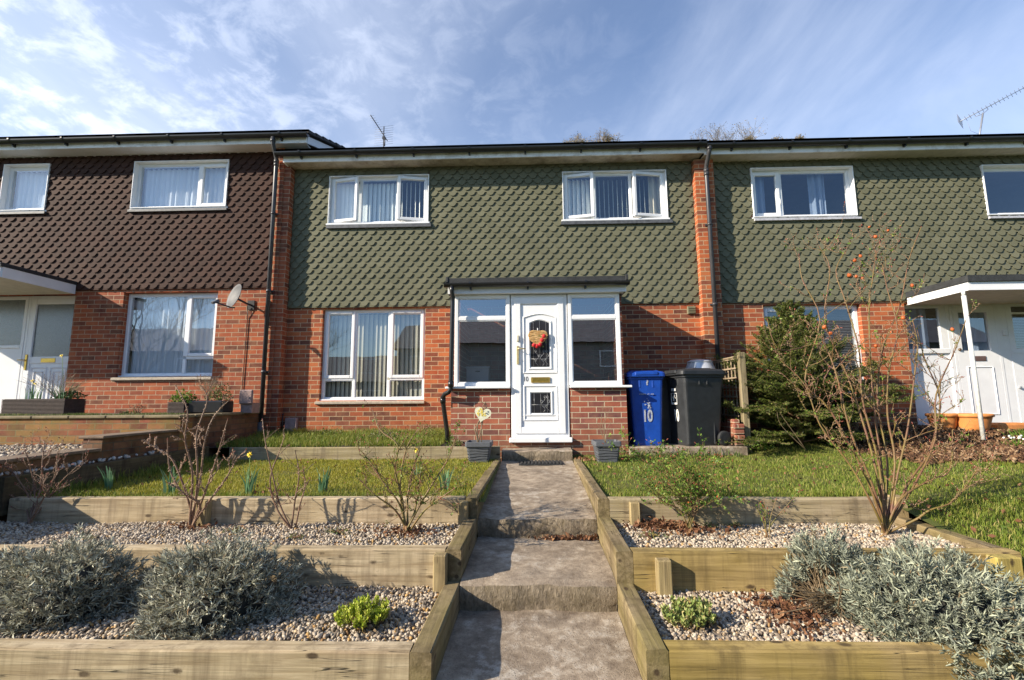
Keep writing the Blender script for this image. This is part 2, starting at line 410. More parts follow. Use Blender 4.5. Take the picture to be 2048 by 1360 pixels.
def m_riser():
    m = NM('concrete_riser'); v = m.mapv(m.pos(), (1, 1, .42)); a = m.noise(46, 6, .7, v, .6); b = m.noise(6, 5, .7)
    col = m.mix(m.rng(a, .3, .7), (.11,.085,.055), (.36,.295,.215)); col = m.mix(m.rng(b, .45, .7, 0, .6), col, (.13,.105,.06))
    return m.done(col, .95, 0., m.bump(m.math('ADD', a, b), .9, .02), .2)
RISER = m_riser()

def m_island(name, stops, rough=.8, gn=None, trans=0., bump=0., spec=.3, nz=.3):
    m = NM(name); i = m.island()
    col = m.ramp(i, stops)
    if gn: col = m.mix(m.rng(m.noise(gn[0], 4, .6), .35, .65, 0, gn[2]), col, gn[1])
    if nz: col = m.mix(m.rng(m.noise(140, 2, .6), .4, .7, 0, nz), col, tuple(x*.5 for x in stops[0][1]))
    nr = m.bump(m.noise(120, 2, .6), bump, .002) if bump else None
    m.done(col, rough, 0., nr, spec)
    if trans:
        tr = m.n('ShaderNodeBsdfTranslucent', {'Color': col}).outputs[0]
        mx = m.n('ShaderNodeMixShader', {0: trans, 1: m.b.outputs[0], 2: tr}).outputs[0]; m.t.links.new(mx, m.out.inputs[0])
    return m.m
GRAV = m_island('gravel_stones', [(0, (.12,.09,.065)), (.18, (.27,.215,.16)), (.45, (.41,.335,.25)), (.7, (.50,.425,.325)), (.88, (.58,.51,.41)), (.95, (.46,.29,.11)), (1, (.24,.13,.06))], .75, bump=.3)
GRAVG = m_island('gravel_grey', [(0, (.09,.07,.055)), (.25, (.26,.21,.155)), (.5, (.42,.345,.255)), (.8, (.56,.48,.37)), (.93, (.50,.30,.10)), (1, (.20,.11,.05))], .75, bump=.3)
BARK = m_island('bark_chips', [(0, (.045,.022,.012)), (.4, (.12,.060,.030)), (.75, (.20,.11,.055)), (1, (.36,.25,.15))], .9)
DEADL = m_island('dead_leaves', [(0, (.08,.032,.018)), (.5, (.19,.085,.042)), (1, (.36,.20,.10))], .8, trans=.2)
GRASS = m_island('grass_blades', [(0, (.14,.18,.020)), (.35, (.24,.275,.028)), (.7, (.37,.35,.045)), (.92, (.40,.34,.08)), (1, (.50,.40,.17))], .55, gn=(1.7, (.36,.31,.04), .6), trans=.35, nz=0)
GRASS2 = m_island('grass_blades_lush', [(0, (.085,.15,.016)), (.4, (.15,.215,.030)), (.75, (.24,.29,.05)), (.92, (.40,.35,.11)), (1, (.52,.40,.18))], .55, gn=(1.7, (.23,.25,.035), .5), trans=.35, nz=0)
WEED = m_island('weeds', [(0, (.06,.10,.02)), (.5, (.11,.16,.04)), (1, (.26,.24,.09))], .55, trans=.3, nz=0)
LAV = m_island('lavender_leaf', [(0, (.09,.10,.085)), (.4, (.22,.24,.18)), (.78, (.38,.41,.31)), (.95, (.52,.54,.38)), (1, (.32,.20,.10))], .65, trans=.15, nz=0)
LAVD = m_island('lavender_leaf_dark', [(0, (.08,.075,.055)), (.35, (.24,.235,.18)), (.7, (.50,.50,.39)), (.93, (.70,.70,.55)), (1, (.26,.15,.07))], .65, trans=.15, nz=0)
NEED = m_island('conifer_needles', [(0, (.018,.034,.008)), (.4, (.052,.080,.014)), (.75, (.12,.155,.028)), (1, (.27,.29,.06))], .5, trans=.15, nz=0)
LEAFG = m_island('leaf_green', [(0, (.05,.12,.015)), (.5, (.12,.22,.03)), (1, (.26,.34,.06))], .45, trans=.3, nz=0)
SED = m_island('sedum_leaf', [(0, (.20,.28,.025)), (.6, (.42,.50,.05)), (1, (.62,.62,.14))], .5, trans=.25, nz=0)
SED2 = m_island('sedum_pale_leaf', [(0, (.16,.22,.05)), (.6, (.32,.39,.12)), (.88, (.48,.48,.20)), (1, (.50,.36,.17))], .5, trans=.25, nz=0)
DAFF = m_island('daffodil_leaf', [(0, (.07,.16,.08)), (.5, (.14,.27,.14)), (1, (.26,.40,.22))], .45, trans=.25, nz=0)
YEL = m_plain('petal_yellow', (.85,.62,.02), .5, .1)
PWH = m_plain('petal_white', (.80,.82,.78), .5, .05)
REDP = m_plain('petal_red', (.55,.012,.018), .5, .25, 60)
HIP = m_island('rose_hip', [(0, (.30,.035,.02)), (.4, (.42,.075,.025)), (.8, (.48,.15,.035)), (1, (.24,.24,.05))], .35, nz=0)
def m_stem(name, a, b, c):
    m = NM(name); n = m.noise(9, 4, .6); k = m.noise(70, 3, .6)
    col = m.mix(m.rng(n, .38, .62), a, b); col = m.mix(m.rng(k, .5, .75, 0, .6), col, c)
    return m.done(col, .6, 0., m.bump(k, .4, .003))
STEMG = m_stem('stem_green_brown', (.17,.15,.035), (.20,.10,.05), (.08,.05,.03))
STEMB = m_stem('stem_brown', (.16,.085,.05), (.26,.16,.10), (.07,.04,.03))
STEMR = m_stem('stem_mixed', (.17,.125,.028), (.15,.065,.038), (.09,.055,.035))
TWIG = m_stem('twig_tan', (.22,.16,.09), (.16,.11,.06), (.30,.25,.18))
THORN = m_plain('thorn', (.40,.26,.17), .6, .2)
BUD = m_plain('bud_red', (.26,.06,.035), .5, .3)
BARKT = m_plain('tree_bark', (.16,.13,.09), .9, .3, 3)
def m_ground(name, a, b, s=3):
    m = NM(name); n = m.noise(s, 8, .7); k = m.noise(60, 3, .6)
    col = m.mix(m.rng(n, .35, .65), a, b); return m.done(col, .95, 0., m.bump(k, .5, .01), .2)
TURF = m_ground('turf', (.06,.085,.018), (.13,.12,.035))
EARTH = m_ground('earth', (.07,.05,.035), (.13,.10,.07))
GBASE = m_ground('gravel_bed', (.17,.14,.115), (.30,.26,.21), 30)
FARG = m_ground('far_ground', (.07,.10,.03), (.10,.12,.05), .4)

# ------------------------------------------------------------------ house parts
def wall_cells(mb, x0, x1, z0, z1, holes, Y0, Y1):
    zs = sorted({z0, z1, *[h[2] for h in holes if z0 < h[2] < z1], *[h[3] for h in holes if z0 < h[3] < z1]})
    for a, b in zip(zs, zs[1:]):
        zc = (a+b)/2; x = x0
        for h in sorted([h for h in holes if h[2] < zc < h[3]], key=lambda h: h[0]):
            if h[0] > x: mb.box(x, h[0], Y0, Y1, a, b)
            x = max(x, h[1])
        if x < x1: mb.box(x, x1, Y0, Y1, a, b)

def clip(poly, ax, val, less):
    out = []
    for i in range(len(poly)):
        a, b = poly[i], poly[(i+1) % len(poly)]
        ia = (a[ax] <= val) if less else (a[ax] >= val); ib = (b[ax] <= val) if less else (b[ax] >= val)
        if ia: out.append(a)
        if ia != ib:
            t = (val-a[ax])/(b[ax]-a[ax]); p = [a[0]+(b[0]-a[0])*t, a[1]+(b[1]-a[1])*t]; p[ax] = val; out.append(tuple(p))
    return out

def cladding(x0, x1, z0, z1, holes):
    """scalloped hanging tiles as one surface"""
    P, H, RR, TW = .165, .0965, .062, .161
    base = [(-TW/2, .165), (-TW/2, .061)]
    base += [(-RR-.001, .059)]
    for k in range(0, 9):
        q = math.pi + math.pi*k/8; base.append((RR*math.cos(q)*(1.0), RR+RR*math.sin(q)))
    base += [(RR+.001, .059), (TW/2, .061), (TW/2, .165)]
    mb = MB(); wall_cells(mb, x0, x1, z0, z0+.11, holes, -.030, -.001)
    row = 0; z = z0+.016
    while z < z1:
        x = x0 + (P/2 if row % 2 else 0)
        while x < x1+P:
            jz = random.uniform(-.0025, .0025); jx = random.uniform(-.002, .002); jy = random.uniform(-.003, .003); tl = random.uniform(-.018, .018)
            poly = [(x+jx+a*math.cos(tl)-b*math.sin(tl), z+jz+b*math.cos(tl)+a*math.sin(tl)) for a, b in base]
            poly = clip(poly, 0, x1, True); poly = clip(poly, 0, x0, False) if poly else poly
            poly = clip(poly, 1, z1+.02, True) if poly else poly
            for h in holes:
                if len(poly) < 3: break
                a0, a1 = min(p[0] for p in poly), max(p[0] for p in poly); b0, b1 = min(p[1] for p in poly), max(p[1] for p in poly)
                if a1 > h[0] and a0 < h[1] and b1 > h[2] and b0 < h[3]:
                    d = [(a1-h[0], 0, h[0], True), (h[1]-a0, 0, h[1], False), (b1-h[2], 1, h[2], True), (h[3]-b0, 1, h[3], False)]
                    d.sort(); 
                    poly = clip(poly, d[0][1], d[0][2], d[0][3])
            if len(poly) >= 3:
                n = len(poly); yf = lambda zz_: -.050+jy*.6 + (zz_-z)*.185
                vs = [(p[0], yf(p[1]), p[1]) for p in poly] + [(p[0], yf(p[1])+.012, p[1]) for p in poly]
                mb.add(vs, [tuple(range(n)), *[(i, i+n, (i+1) % n+n, (i+1) % n) for i in range(n)]])
            x += P
        z += H; row += 1
    return mb

def ring(mb, x0, x1, z0, z1, wd, y0, y1, c=.006, M=None):
    mb.cbox(x0, x0+wd, y0, y1, z0, z1, c, M); mb.cbox(x1-wd, x1, y0, y1, z0, z1, c, M)
    mb.cbox(x0+wd-.001, x1-wd+.001, y0+.0006, y1, z0, z0+wd, c, M); mb.cbox(x0+wd-.001, x1-wd+.001, y0+.0006, y1, z1-wd, z1, c, M)

def slats(mb, x0, x1, z0, z1, Y, ang, pitch=.078, wd=.089):
    x = x0+pitch/2; dx, dy = math.cos(R(ang))*wd/2, math.sin(R(ang))*wd/2
    while x < x1:
        j = random.uniform(-.004, .004); b = .006
        nx, ny = -dy/wd*2*b, dx/wd*2*b
        pts = [(x+j-dx, Y-dy), (x+j+nx, Y+ny), (x+j+dx, Y+dy)]
        for (ax, ay), (bx, by) in zip(pts, pts[1:]): mb.quad((ax, ay, z0), (bx, by, z0), (bx, by, z1), (ax, ay, z1), True)
        x += pitch
def wavy(mb, x0, x1, z0, z1, Y, amp=.02, wl=.09, seed=0, gather=0.):
    rr = random.Random(seed); n = int((x1-x0)/.008)+2; ph = 0; top = []; bot = []
    for i in range(n):
        x = x0+(x1-x0)*i/(n-1); ph += .008/wl*2*math.pi*rr.uniform(.5, 1.5)
        y = Y + amp*math.sin(ph) + amp*.4*math.sin(ph*2.3+1)
        top.append((x, y, z1)); bot.append((x+math.sin(ph*.31)*.012, y+amp*.3*math.sin(ph*.7), z0+.004*math.sin(ph)))
    mb.add(top+bot, [(i, i+1, n+i+1, n+i) for i in range(n-1)], True)

def window(house, x0, x1, z0, z1, Y, cells, glass, blind=None, sill='white', fr=.048, room=None, label=None, handle=False):
    f = MB(); ring(f, x0, x1, z0, z1, fr, Y, Y+.07)
    if sill == 'white': ring(f, x0-.004, x1+.004, z0-.004, z1+.004, .014, -.062, Y+.003, .002)
    for (a, b, c, d, k) in cells:                      # dividing bars
        if a > x0+.01: f.cbox(a-fr/2, a+fr/2, Y+.001, Y+.069, c+(fr if c <= z0+.01 else fr/2)-.002, d-(fr if d >= z1-.01 else fr/2)+.002, .006)
        if c > z0+.01: f.cbox(a+(fr if a <= x0+.01 else fr/2)-.002, b-(fr if b >= x1-.01 else fr/2)+.002, Y+.0015, Y+.068, c-fr/2, c+fr/2, .006)
    win = f.build('window', UP, house)
    if label: win['label'] = label
    for (a, b, c, d, k) in cells:
        ia = a+(fr if a <= x0+.01 else fr/2); ib = b-(fr if b >= x1-.01 else fr/2)
        ic = c+(fr if c <= z0+.01 else fr/2); idd = d-(fr if d >= z1-.01 else fr/2)
        M = None; s = MB(); p = MB()
        if k.startswith('open'):
            hx = ia-.012 if k == 'openL' else ib+.012
            M = Matrix.Translation((hx, Y-.004, 0)) @ Matrix.Rotation(R(-11 if k == 'openL' else 11), 4, 'Z') @ Matrix.Translation((-hx, -Y+.004, 0))
        if k != 'fixed':
            ring(s, ia-.014, ib+.014, ic-.014, idd+.014, .056, Y-.016, Y+.044, .008, M)
            s.build('sash', UP, win); e = .036
            if k == 'vent':
                v = MB(); v.cbox(ia+.03, ib-.03, Y-.032, Y-.016, idd-.022, idd+.006, .004); v.build('trickle_vent', UP, win)
        else:
            e = .008; ring(s, ia, ib, ic, idd, .010, Y+.012, Y+.03, .003); s.build('glazing_bead', UPD, win)
        q = [Vector((ia+e, Y+.014, ic+e)), Vector((ib-e, Y+.014, ic+e)), Vector((ib-e, Y+.014, idd-e)), Vector((ia+e, Y+.014, idd-e))]
        if M: q = [M @ v for v in q]
        p.quad(*q); p.build('pane', glass, win)
    if sill == 'white':
        s = MB(); s.cbox(x0-.03, x1+.03, Y-.075, Y-.001, z0-.028, z0+.004, .006); s.build('sill', UP, win)
    elif sill == 'stone':
        s = MB(); s.cbox(x0-.02, x1+.02, Y-.055, Y-.001, z0-.012, z0+.022, .005); s.build('sill', UP, win)
        s = MB(); s.cbox(x0-.055, x1+.02, -.045, .10, z0-.065, z0-.014, .01); s.build('stone_sill', SILLM, win)
    if handle:
        s = MB(); s.tube([(cells[0][1]-.03, Y-.03, z0+.34), (cells[0][1]-.03, Y-.03, z0+.24)], .008, 6); s.build('handle', UP, win)
    if blind:
        for kind, a, b, ang, mat in blind:
            m = MB()
            if kind == 'slat': slats(m, a, b, z0+.03, z1-.06, Y+.14, ang); nm = 'vertical_blind'
            elif kind == 'net': wavy(m, a, b, z0+.02, z1-.05, Y+.13, .016, .10, int(abs(a)*100)); nm = 'net_curtain'
            elif kind == 'curtain': wavy(m, a, b, z0+.02, z1-.02, Y+.13, .028, .11, int(abs(a)*100)); nm = 'curtain'
            elif kind == 'venetian':
                nm = 'venetian_blind'; z = z0+.04
                while z < z1-.05:
                    m.quad((a, Y+.10, z), (b, Y+.10, z), (b, Y+.122, z+.010), (a, Y+.122, z+.010)); z += .027
            m.build(nm, mat, win)
    return win

def gutter(mb, x0, x1, Y, z, r=.056, brk=.95):
    n = 10; pr = [(Y+r*math.cos(math.pi+math.pi*k/n), z+r*math.sin(math.pi+math.pi*k/n)) for k in range(n+1)]
    pr2 = [(Y+(r-.005)*math.cos(math.pi+math.pi*k/n), z+(r-.005)*math.sin(math.pi+math.pi*k/n)) for k in range(n+1)]
    pr2.reverse(); loop = pr+pr2; m = len(loop)
    vs = [(x0, a, b) for a, b in loop]+[(x1, a, b) for a, b in loop]
    mb.add(vs, [(k, (k+1) % m, m+(k+1) % m, m+k) for k in range(m)], False)
    mb.add([(x0, a, b) for a, b in pr], [tuple(range(n+1))]); mb.add([(x1, a, b) for a, b in pr], [tuple(reversed(range(n+1)))])
    x = x0+brk*.45
    while x < x1:
        prb = [(Y+(r+.008)*math.cos(math.pi+math.pi*k/n), z+.004+(r+.008)*math.sin(math.pi+math.pi*k/n)) for k in range(n+1)]
        mb.add([(x-.016, a, b) for a, b in prb]+[(x+.016, a, b) for a, b in prb], [(k, k+1, n+2+k, n+1+k) for k in range(n)])
        mb.box(x-.012, x+.012, Y+r*.2, Y+r+.02, z-r-.03, z-.03); mb.box(x-.014, x+.014, Y-r-.010, Y-r+.010, z-.012, z+.012)
        x += brk*random.uniform(.94, 1.05)

def roof_mb(x0, x1, ze, pitch=20.4, ye=-.56, yr=4.6):
    t = math.tan(R(pitch)); mb = MB(); rows = 18
    for k in range(rows):                               # stepped courses of interlocking tiles
        ya, yb = ye+(yr-ye)*k/rows, ye+(yr-ye)*(k+1)/rows+.03
        za, zb = ze+(ya-ye)*t, ze+(yb-ye)*t
        mb.box(x0, x1, ya, ya+.02, za-.012, za+.030); mb.add([(x0, ya, za+.030), (x1, ya, za+.030), (x1, yb, zb+.004), (x0, yb, zb+.004), (x0, ya, za-.03), (x1, ya, za-.03), (x1, yb, zb-.04), (x0, yb, zb-.04)],
              [(0,1,2,3), (4,7,6,5), (0,3,7,4), (1,5,6,2), (0,4,5,1)])
    zr = ze+(yr-ye)*t
    mb.add([(x0, yr, zr), (x1, yr, zr), (x1, yr*2+.5, ze+.1), (x0, yr*2+.5, ze+.1)], [(0,1,2,3)])
    mb.tube([(x0, yr, zr+.02), (x1, yr, zr+.02)], .09, 8)
    return mb

def shell(house, x0, x1, zb, zt, holes, mat):
    mb = MB(); wall_cells(mb, x0, x1, zb, zt, holes, 0, .16); mb.build('front_wall', mat, house)
    s = MB(); s.box(x0, x0+.15, .161, 9.2, zb, zt-.05); s.box(x1-.15, x1, .161, 9.2, zb, zt-.05); s.box(x0+.15, x1-.15, 9.0, 9.2, zb, zt-.05); s.build('rear_walls', mat, house)
    r = MB()
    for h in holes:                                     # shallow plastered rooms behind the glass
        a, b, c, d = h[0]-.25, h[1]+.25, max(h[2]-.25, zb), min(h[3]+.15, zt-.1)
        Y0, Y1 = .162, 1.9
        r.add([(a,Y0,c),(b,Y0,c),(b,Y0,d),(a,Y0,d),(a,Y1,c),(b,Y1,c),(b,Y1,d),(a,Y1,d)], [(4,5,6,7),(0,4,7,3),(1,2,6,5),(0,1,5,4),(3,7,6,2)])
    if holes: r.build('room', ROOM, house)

# ---- number 10, the middle house
H10 = thing('terraced_house', (-.6, 0, .8), 'middle terraced house with green scalloped tiles and white glazed entrance porch', 'house', 'houses of the brick terrace')
UW1 = (-3.41, -1.655, 4.43, 5.30); UW2 = (.672, 2.45, 4.42, 5.29); LW = (-3.45, -1.69, 1.385, 2.93)
DR = (-.35, .75, .86, 2.86)
shell(H10, -4.05, 2.90, .45, 5.66, [UW1, UW2, LW, DR], BR1)
cladding(-4.045, 2.895, 2.955, 5.44, [UW1, UW2]).build('hanging_tiles', TG, H10)
s = MB(); s.box(UW1[0]-.02, UW1[1]+.05, -.075, -.02, 4.345, 4.40); s.build('lead_flashing', LEAD, H10)
s = MB(); s.box(UW2[0]-.04, UW2[1]+.07, -.075, -.02, 4.335, 4.39); s.build('lead_flashing', LEAD, H10)
window(H10, *UW1, .005, [(-3.41, -2.87, 4.43, 5.30, 'openL'), (-2.87, -2.21, 4.43, 5.30, 'fixed'), (-2.21, -1.655, 4.43, 5.30, 'openR')], GLU,
       [('slat', -3.38, -2.87, 172, BLINDG), ('slat', -2.87, -2.21, 158, BLINDG), ('slat', -2.21, -1.68, 114, BLINDG)], label='upper window with both side casements ajar above the lounge window')
window(H10, *UW2, .005, [(.672, 1.22, 4.42, 5.29, 'openL'), (1.22, 1.85, 4.42, 5.29, 'fixed'), (1.85, 2.45, 4.42, 5.29, 'openR')], GLU,
       [('slat', .70, 1.22, 35, BLINDG), ('slat', 1.22, 1.85, 71, BLINDG), ('slat', 1.85, 2.25, 68, BLINDG), ('curtain', 2.2, 2.43, 0, BLINDC)], label='upper window with both side casements ajar right of the porch')
window(H10, *LW, .07, [(-3.45, -2.90, 1.385, 1.74, 'fixed'), (-3.45, -2.90, 1.74, 2.93, 'vent'), (-2.90, -2.31, 1.385, 2.93, 'fixed'), (-2.31, -1.69, 1.385, 1.74, 'fixed'), (-2.31, -1.69, 1.74, 2.93, 'vent')], GL,
       [('slat', -3.42, -1.72, 150, BLINDC)], 'stone', label='ground floor window with cream vertical blinds')
s = MB(); s.box(-4.12, 2.94, -.312, -.29, 5.442, 5.57); s.box(2.94, 3.02, -.3115, -.29, 5.442, 5.57); s.box(-4.12, -4.10, -.29, -.02, 5.442, 5.55); s.build('fascia', FAS, H10)
s = MB(); s.box(-4.10, 3.0, -.29, -.001, 5.447, 5.459); s.build('soffit', SOF, H10)
s = MB(); gutter(s, -4.22, 3.03, -.375, 5.575, .060); s.build('gutter', GUT, H10)
roof_mb(-4.2, 3.03, 5.59, ye=-.42).build('roof', ROOF, H10)
s = MB(); s.box(-4.33, -4.17, -.185, .10, .5, 5.78); s.box(-4.17, -4.051, -.16, .10, .5, 5.446); s.build('brick_pier', BR2, H10)
s = MB(); s.box(2.901, 3.215, -.16, .10, .5, 5.41); s.build('brick_pier', BR1, H10)
def downpipe(house, x, ztop, zbot, Y=-.21, gy=-.385):
    s = MB(); s.tube([(x, gy, ztop), (x, gy, ztop-.09), (x, gy+.02, ztop-.13), (x, Y-.03, ztop-.27), (x, Y, ztop-.33), (x, Y, ztop-.40), (x, Y, zbot)], .034, 12)
    for z in (ztop-.06, ztop-.36, ztop-.42): s.tube([(x, (gy if z > ztop-.2 else Y), z-.03), (x, (gy if z > ztop-.2 else Y), z+.03)], .041, 12)
    z = ztop-1.3
    while z > zbot+.3:
        s.tube([(x, Y, z-.022), (x, Y, z+.022)], .040, 12); s.box(x-.06, x+.06, Y+.02, Y+.045, z-.014, z+.014); z -= 1.35
    return s.build('downpipe', PIPE, house)
downpipe(H10, -4.275, 5.86, 1.05, -.24)
s = MB(); s.tube([(-4.275, -.24, .70), (-4.275, -.24, 1.05)], .046, 12); s.build('drain_sleeve', POTG, H10)
downpipe(H10, 3.075, 5.54, .8, -.205)
s = MB(); s.cbox(2.70, 2.835, -.030, .02, 2.765, 2.90, .006)
for k in range(3): s.box(2.712, 2.823, -.040, -.03, 2.785+k*.037, 2.79+k*.037+.012)
s.build('air_vent', m_plain('vent_olive', (.16,.15,.085), .6, .2), H10)
# porch of number 10
PY = -1.2
s = MB(); s.box(-1.045, -.222, PY+.01, PY+.11, .45, 1.535); s.box(.612, 1.385, PY+.01, PY+.11, .45, 1.535); s.box(-1.045, -.94, PY+.111, -.002, .45, 2.85); s.box(1.285, 1.385, PY+.111, -.002, .45, 2.85)
s.box(-.2215, .6115, PY+.012, PY+.16, .45, .799); s.build('porch_wall', BRP, H10)
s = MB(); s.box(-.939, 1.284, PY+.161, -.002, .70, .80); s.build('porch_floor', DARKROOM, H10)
for x0, x1, lb in ((-1.0, -.215, 'left'), (.605, 1.335, 'right')):
    f = MB(); ring(f, x0, x1, 1.57, 2.87, .05, PY-.005, PY+.065); f.cbox(x0+.049, x1-.049, PY-.003, PY+.06, 2.50, 2.555, .006)
    w_ = f.build('porch_window', UP, H10)
    for c, d in ((1.62, 2.50), (2.555, 2.82)):
        p = MB(); p.quad((x0+.05, PY+.02, c), (x1-.05, PY+.02, c), (x1-.05, PY+.02, d), (x0+.05, PY+.02, d)); p.build('pane', GLP, w_)
        b = MB(); ring(b, x0+.05, x1-.05, c, d, .012, PY+.004, PY+.03, .003); b.build('glazing_bead', UPD, w_)
    p = MB(); p.cbox(x0-(.115 if lb == 'left' else 0.), x1+(.12 if lb == 'right' else 0.), PY-.065, PY+.05, 1.536, 1.568, .006); p.build('sill', UP, w_)
s = MB(); s.box(-1.09, 1.42, PY-.085, PY-.065, 2.872, 2.985); s.box(-1.09, 1.42, PY-.065, PY+.05, 2.874, 2.94); s.box(-1.09, -1.07, PY-.065, -.06, 2.874, 2.98); s.box(1.40, 1.42, PY-.065, -.06, 2.874, 2.98); s.build('porch_fascia', UPD, H10)
s = MB(); s.add([(-1.11, PY-.10, 2.99), (1.44, PY-.10, 2.99), (1.44, -.055, 3.05), (-1.11, -.055, 3.05), (-1.11, PY-.10, 3.095), (1.44, PY-.10, 3.095), (1.44, -.055, 3.18), (-1.11, -.055, 3.18)], [(0,3,2,1),(4,5,6,7),(0,1,5,4),(1,2,6,5),(2,3,7,6),(3,0,4,7)])
for x in (-1.12, 1.41): s.cbox(x, x+.04, PY-.11, -.06, 3.03, 3.115, .008)
s.build('porch_roof', FELT, H10)
s = MB(); gutter(s, -1.13, 1.45, PY-.155, 3.0, .052, .82); s.build('porch_gutter', GUT, H10)
s = MB(); s.tube([(-1.02, PY-.165, 2.97), (-1.02, PY-.165, 2.90), (-1.015, PY-.12, 2.82), (-1.015, PY-.115, 2.75), (-1.03, PY-.115, 1.62), (-1.03, PY-.115, 1.53), (-1.06, PY-.105, 1.49), (-1.12, PY-.06, 1.465), (-1.155, PY-.02, 1.42), (-1.155, PY, 1.35), (-1.105, PY+.06, .95), (-1.09, PY+.07, .70)], .032, 12)
for p in ((-1.03, PY-.115, 1.60), (-1.155, PY-.005, 1.38)): s.tube([(p[0], p[1], p[2]-.04), (p[0], p[1], p[2]+.04)], .040, 12)
s.build('porch_downpipe', GUT, H10)
# front door
def rect(px0, py0, px1, py1, Y):
    a = at(px0, py0, Y); b = at(px1, py1, Y); return a.x, b.x, b.z, a.z
s = MB(); s.cbox(-.235, .625, PY-.06, PY+.06, .80, .865, .008)
DX0, DX1, DZ0, DZ1 = -.205, .595, .866, 2.868
ring(s, DX0, DX1, DZ0, DZ1, .058, PY+.01, PY+.075, .006)
fr_ = s.build('door_frame', UP, H10)
lx0, lx1, lz0, lz1 = DX0+.052, DX1-.052, DZ0+.05, DZ1-.052
s = MB(); ring(s, lx0, lx1, lz0, lz1, .088, PY-.008, PY+.05, .006)
s.box(lx0+.087, lx1-.087, PY+.012, PY+.04, lz0+.087, lz1-.087); s.box(lx0+.09, lx1-.09, PY+.004, PY+.0125, 1.16, 1.175); door = s.build('door', UP, H10)
def mould(mb, x0, x1, z0, z1, wd, y, arch=0.):
    """raised moulding; arched top when arch > 0"""
    def loop(e):
        o = [(x0+e, z0+e), (x1-e, z0+e)]
        a0, a1, zt = x0+e, x1-e, z1-e
        for k in range(9):
            t = k/8; o.append((a1+(a0-a1)*t, zt-arch+arch*math.sin(math.pi*t) if arch else zt))
        return o
    A, B, C = loop(0), loop(wd*.5), loop(wd)
    n = len(A); vs = [(x, y, z) for x, z in A]+[(x, y-.014, z) for x, z in B]+[(x, y, z) for x, z in C]
    mb.add(vs, [(i, (i+1) % n, n+(i+1) % n, n+i) for i in range(n)]+[(n+i, n+(i+1) % n, 2*n+(i+1) % n, 2*n+i) for i in range(n)])
cx = (lx0+lx1)/2
s = MB()
def dr(px0, py0, px1, py1): a_, b_, c_, d_ = rect(px0, py0, px1, py1, PY); return a_, b_, c_, d_
mould(s, *dr(1044.5, 626, 1115.5, 747), .030, PY+.012, .05); mould(s, *dr(1054.5, 636, 1105.5, 740), .042, PY+.012, .045)
mould(s, *dr(1046, 770, 1117, 842), .030, PY+.012); mould(s, *dr(1056.5, 781, 1107.5, 832), .042, PY+.012)
s.build('moulding', UP, door)
for (ga, gb, z0_, z1_), ar in ((dr(1060.5, 641, 1099, 733), .03), (dr(1062, 786, 1101.5, 825.5), 0)):
    g = MB(); o = [(ga, z0_), (gb, z0_)]+[(gb+(ga-gb)*k/8, z1_-ar+ar*math.sin(math.pi*k/8)) for k in range(9)]
    g.prism(o, PY+.006, PY+.011); g.build('door_glass', m_plain('leaded_glass_dark', (.022,.022,.026), .08, .3, 5), door)
    l = MB()
    for q in (.16, .5, .84): x = ga+(gb-ga)*q; l.tube([(x, PY+.004, z0_), (x, PY+.004, z1_-(.005 if q == .5 else ar*.5))], .0017, 4)
    l.tube([(ga, PY+.004, z0_+.11), (gb, PY+.004, z0_+.11)], .0017, 4)
    for sd_, ph, xs in ((1, 0, .62), (2, 1.5, .86), (3, 2.2, .34)):
        if z1_ > 2 or sd_ != 3: 
            l.tube([(ga+(gb-ga)*(xs+.10*math.sin(ph+k*.9)), PY+.003, z0_+.01+k*.021) for k in range(int(min(.24, z1_-z0_-.02)/.021))], .0016, 4)
            for k in (3, 6, 9):
                c_ = Vector((ga+(gb-ga)*(xs+.10*math.sin(ph+k*.9)), PY+.003, z0_+.01+k*.021))
                if c_.z+.03 < z1_: l.tube([c_+Vector((.014*math.sin(t), 0, .018-.018*math.cos(t))) for t in [q*.9 for q in range(8)]], .0014, 4)
    l.build('leading', ALU, door)
s = MB(); a, b, c, d = rect(1062, 754.5, 1100, 765, PY); s.cbox(a, b, PY-.004, PY+.012, c, d, .004); s.cbox(a+.02, b-.02, PY-.010, PY-.004, c+.012, d-.012, .004); s.build('letterbox', BRASS, door)
s = MB(); hx = lx0+.045
s.cbox(hx-.016, hx+.016, PY-.02, PY-.008, 1.87, 2.13, .006); s.tube([(hx, PY-.02, 2.085), (hx, PY-.06, 2.085), (hx+.03, PY-.065, 2.088), (hx+.11, PY-.06, 2.082)], .009, 8); s.tube([(hx, PY-.03, 1.955), (hx, PY-.015, 1.955)], .011, 10)
s.build('door_handle', m_plain('handle_gold', (.75,.60,.30), .25, .1, metal=.6), door)
s = MB(); s.cbox(hx-.020, hx+.022, PY-.03, PY-.008, 2.19, 2.28, .01); s.build('lock_case', m_plain('lock_cream', (.62,.58,.45), .4, .1), door)
def text(body, loc, size, mat, parent, rot=(R(90), 0, 0), sx=1., bold=0., ext=.0015, align='CENTER', shear=0.):
    c = bpy.data.curves.new('lettering', 'FONT'); c.body = body; c.size = size; c.extrude = ext; c.offset = bold; c.align_x = align; c.align_y = 'CENTER'; c.shear = shear
    c.materials.append(mat); o = bpy.data.objects.new('lettering', c); COL.objects.link(o)
    dg = bpy.context.evaluated_depsgraph_get(); me = bpy.data.meshes.new_from_object(o.evaluated_get(dg)); bpy.data.objects.remove(o)
    if not me.materials: me.materials.append(mat)
    o = bpy.data.objects.new('lettering', me); COL.objects.link(o)
    o.parent = parent; o.location = Vector(loc); o.rotation_euler = rot; o.scale = (sx, 1, 1); return o
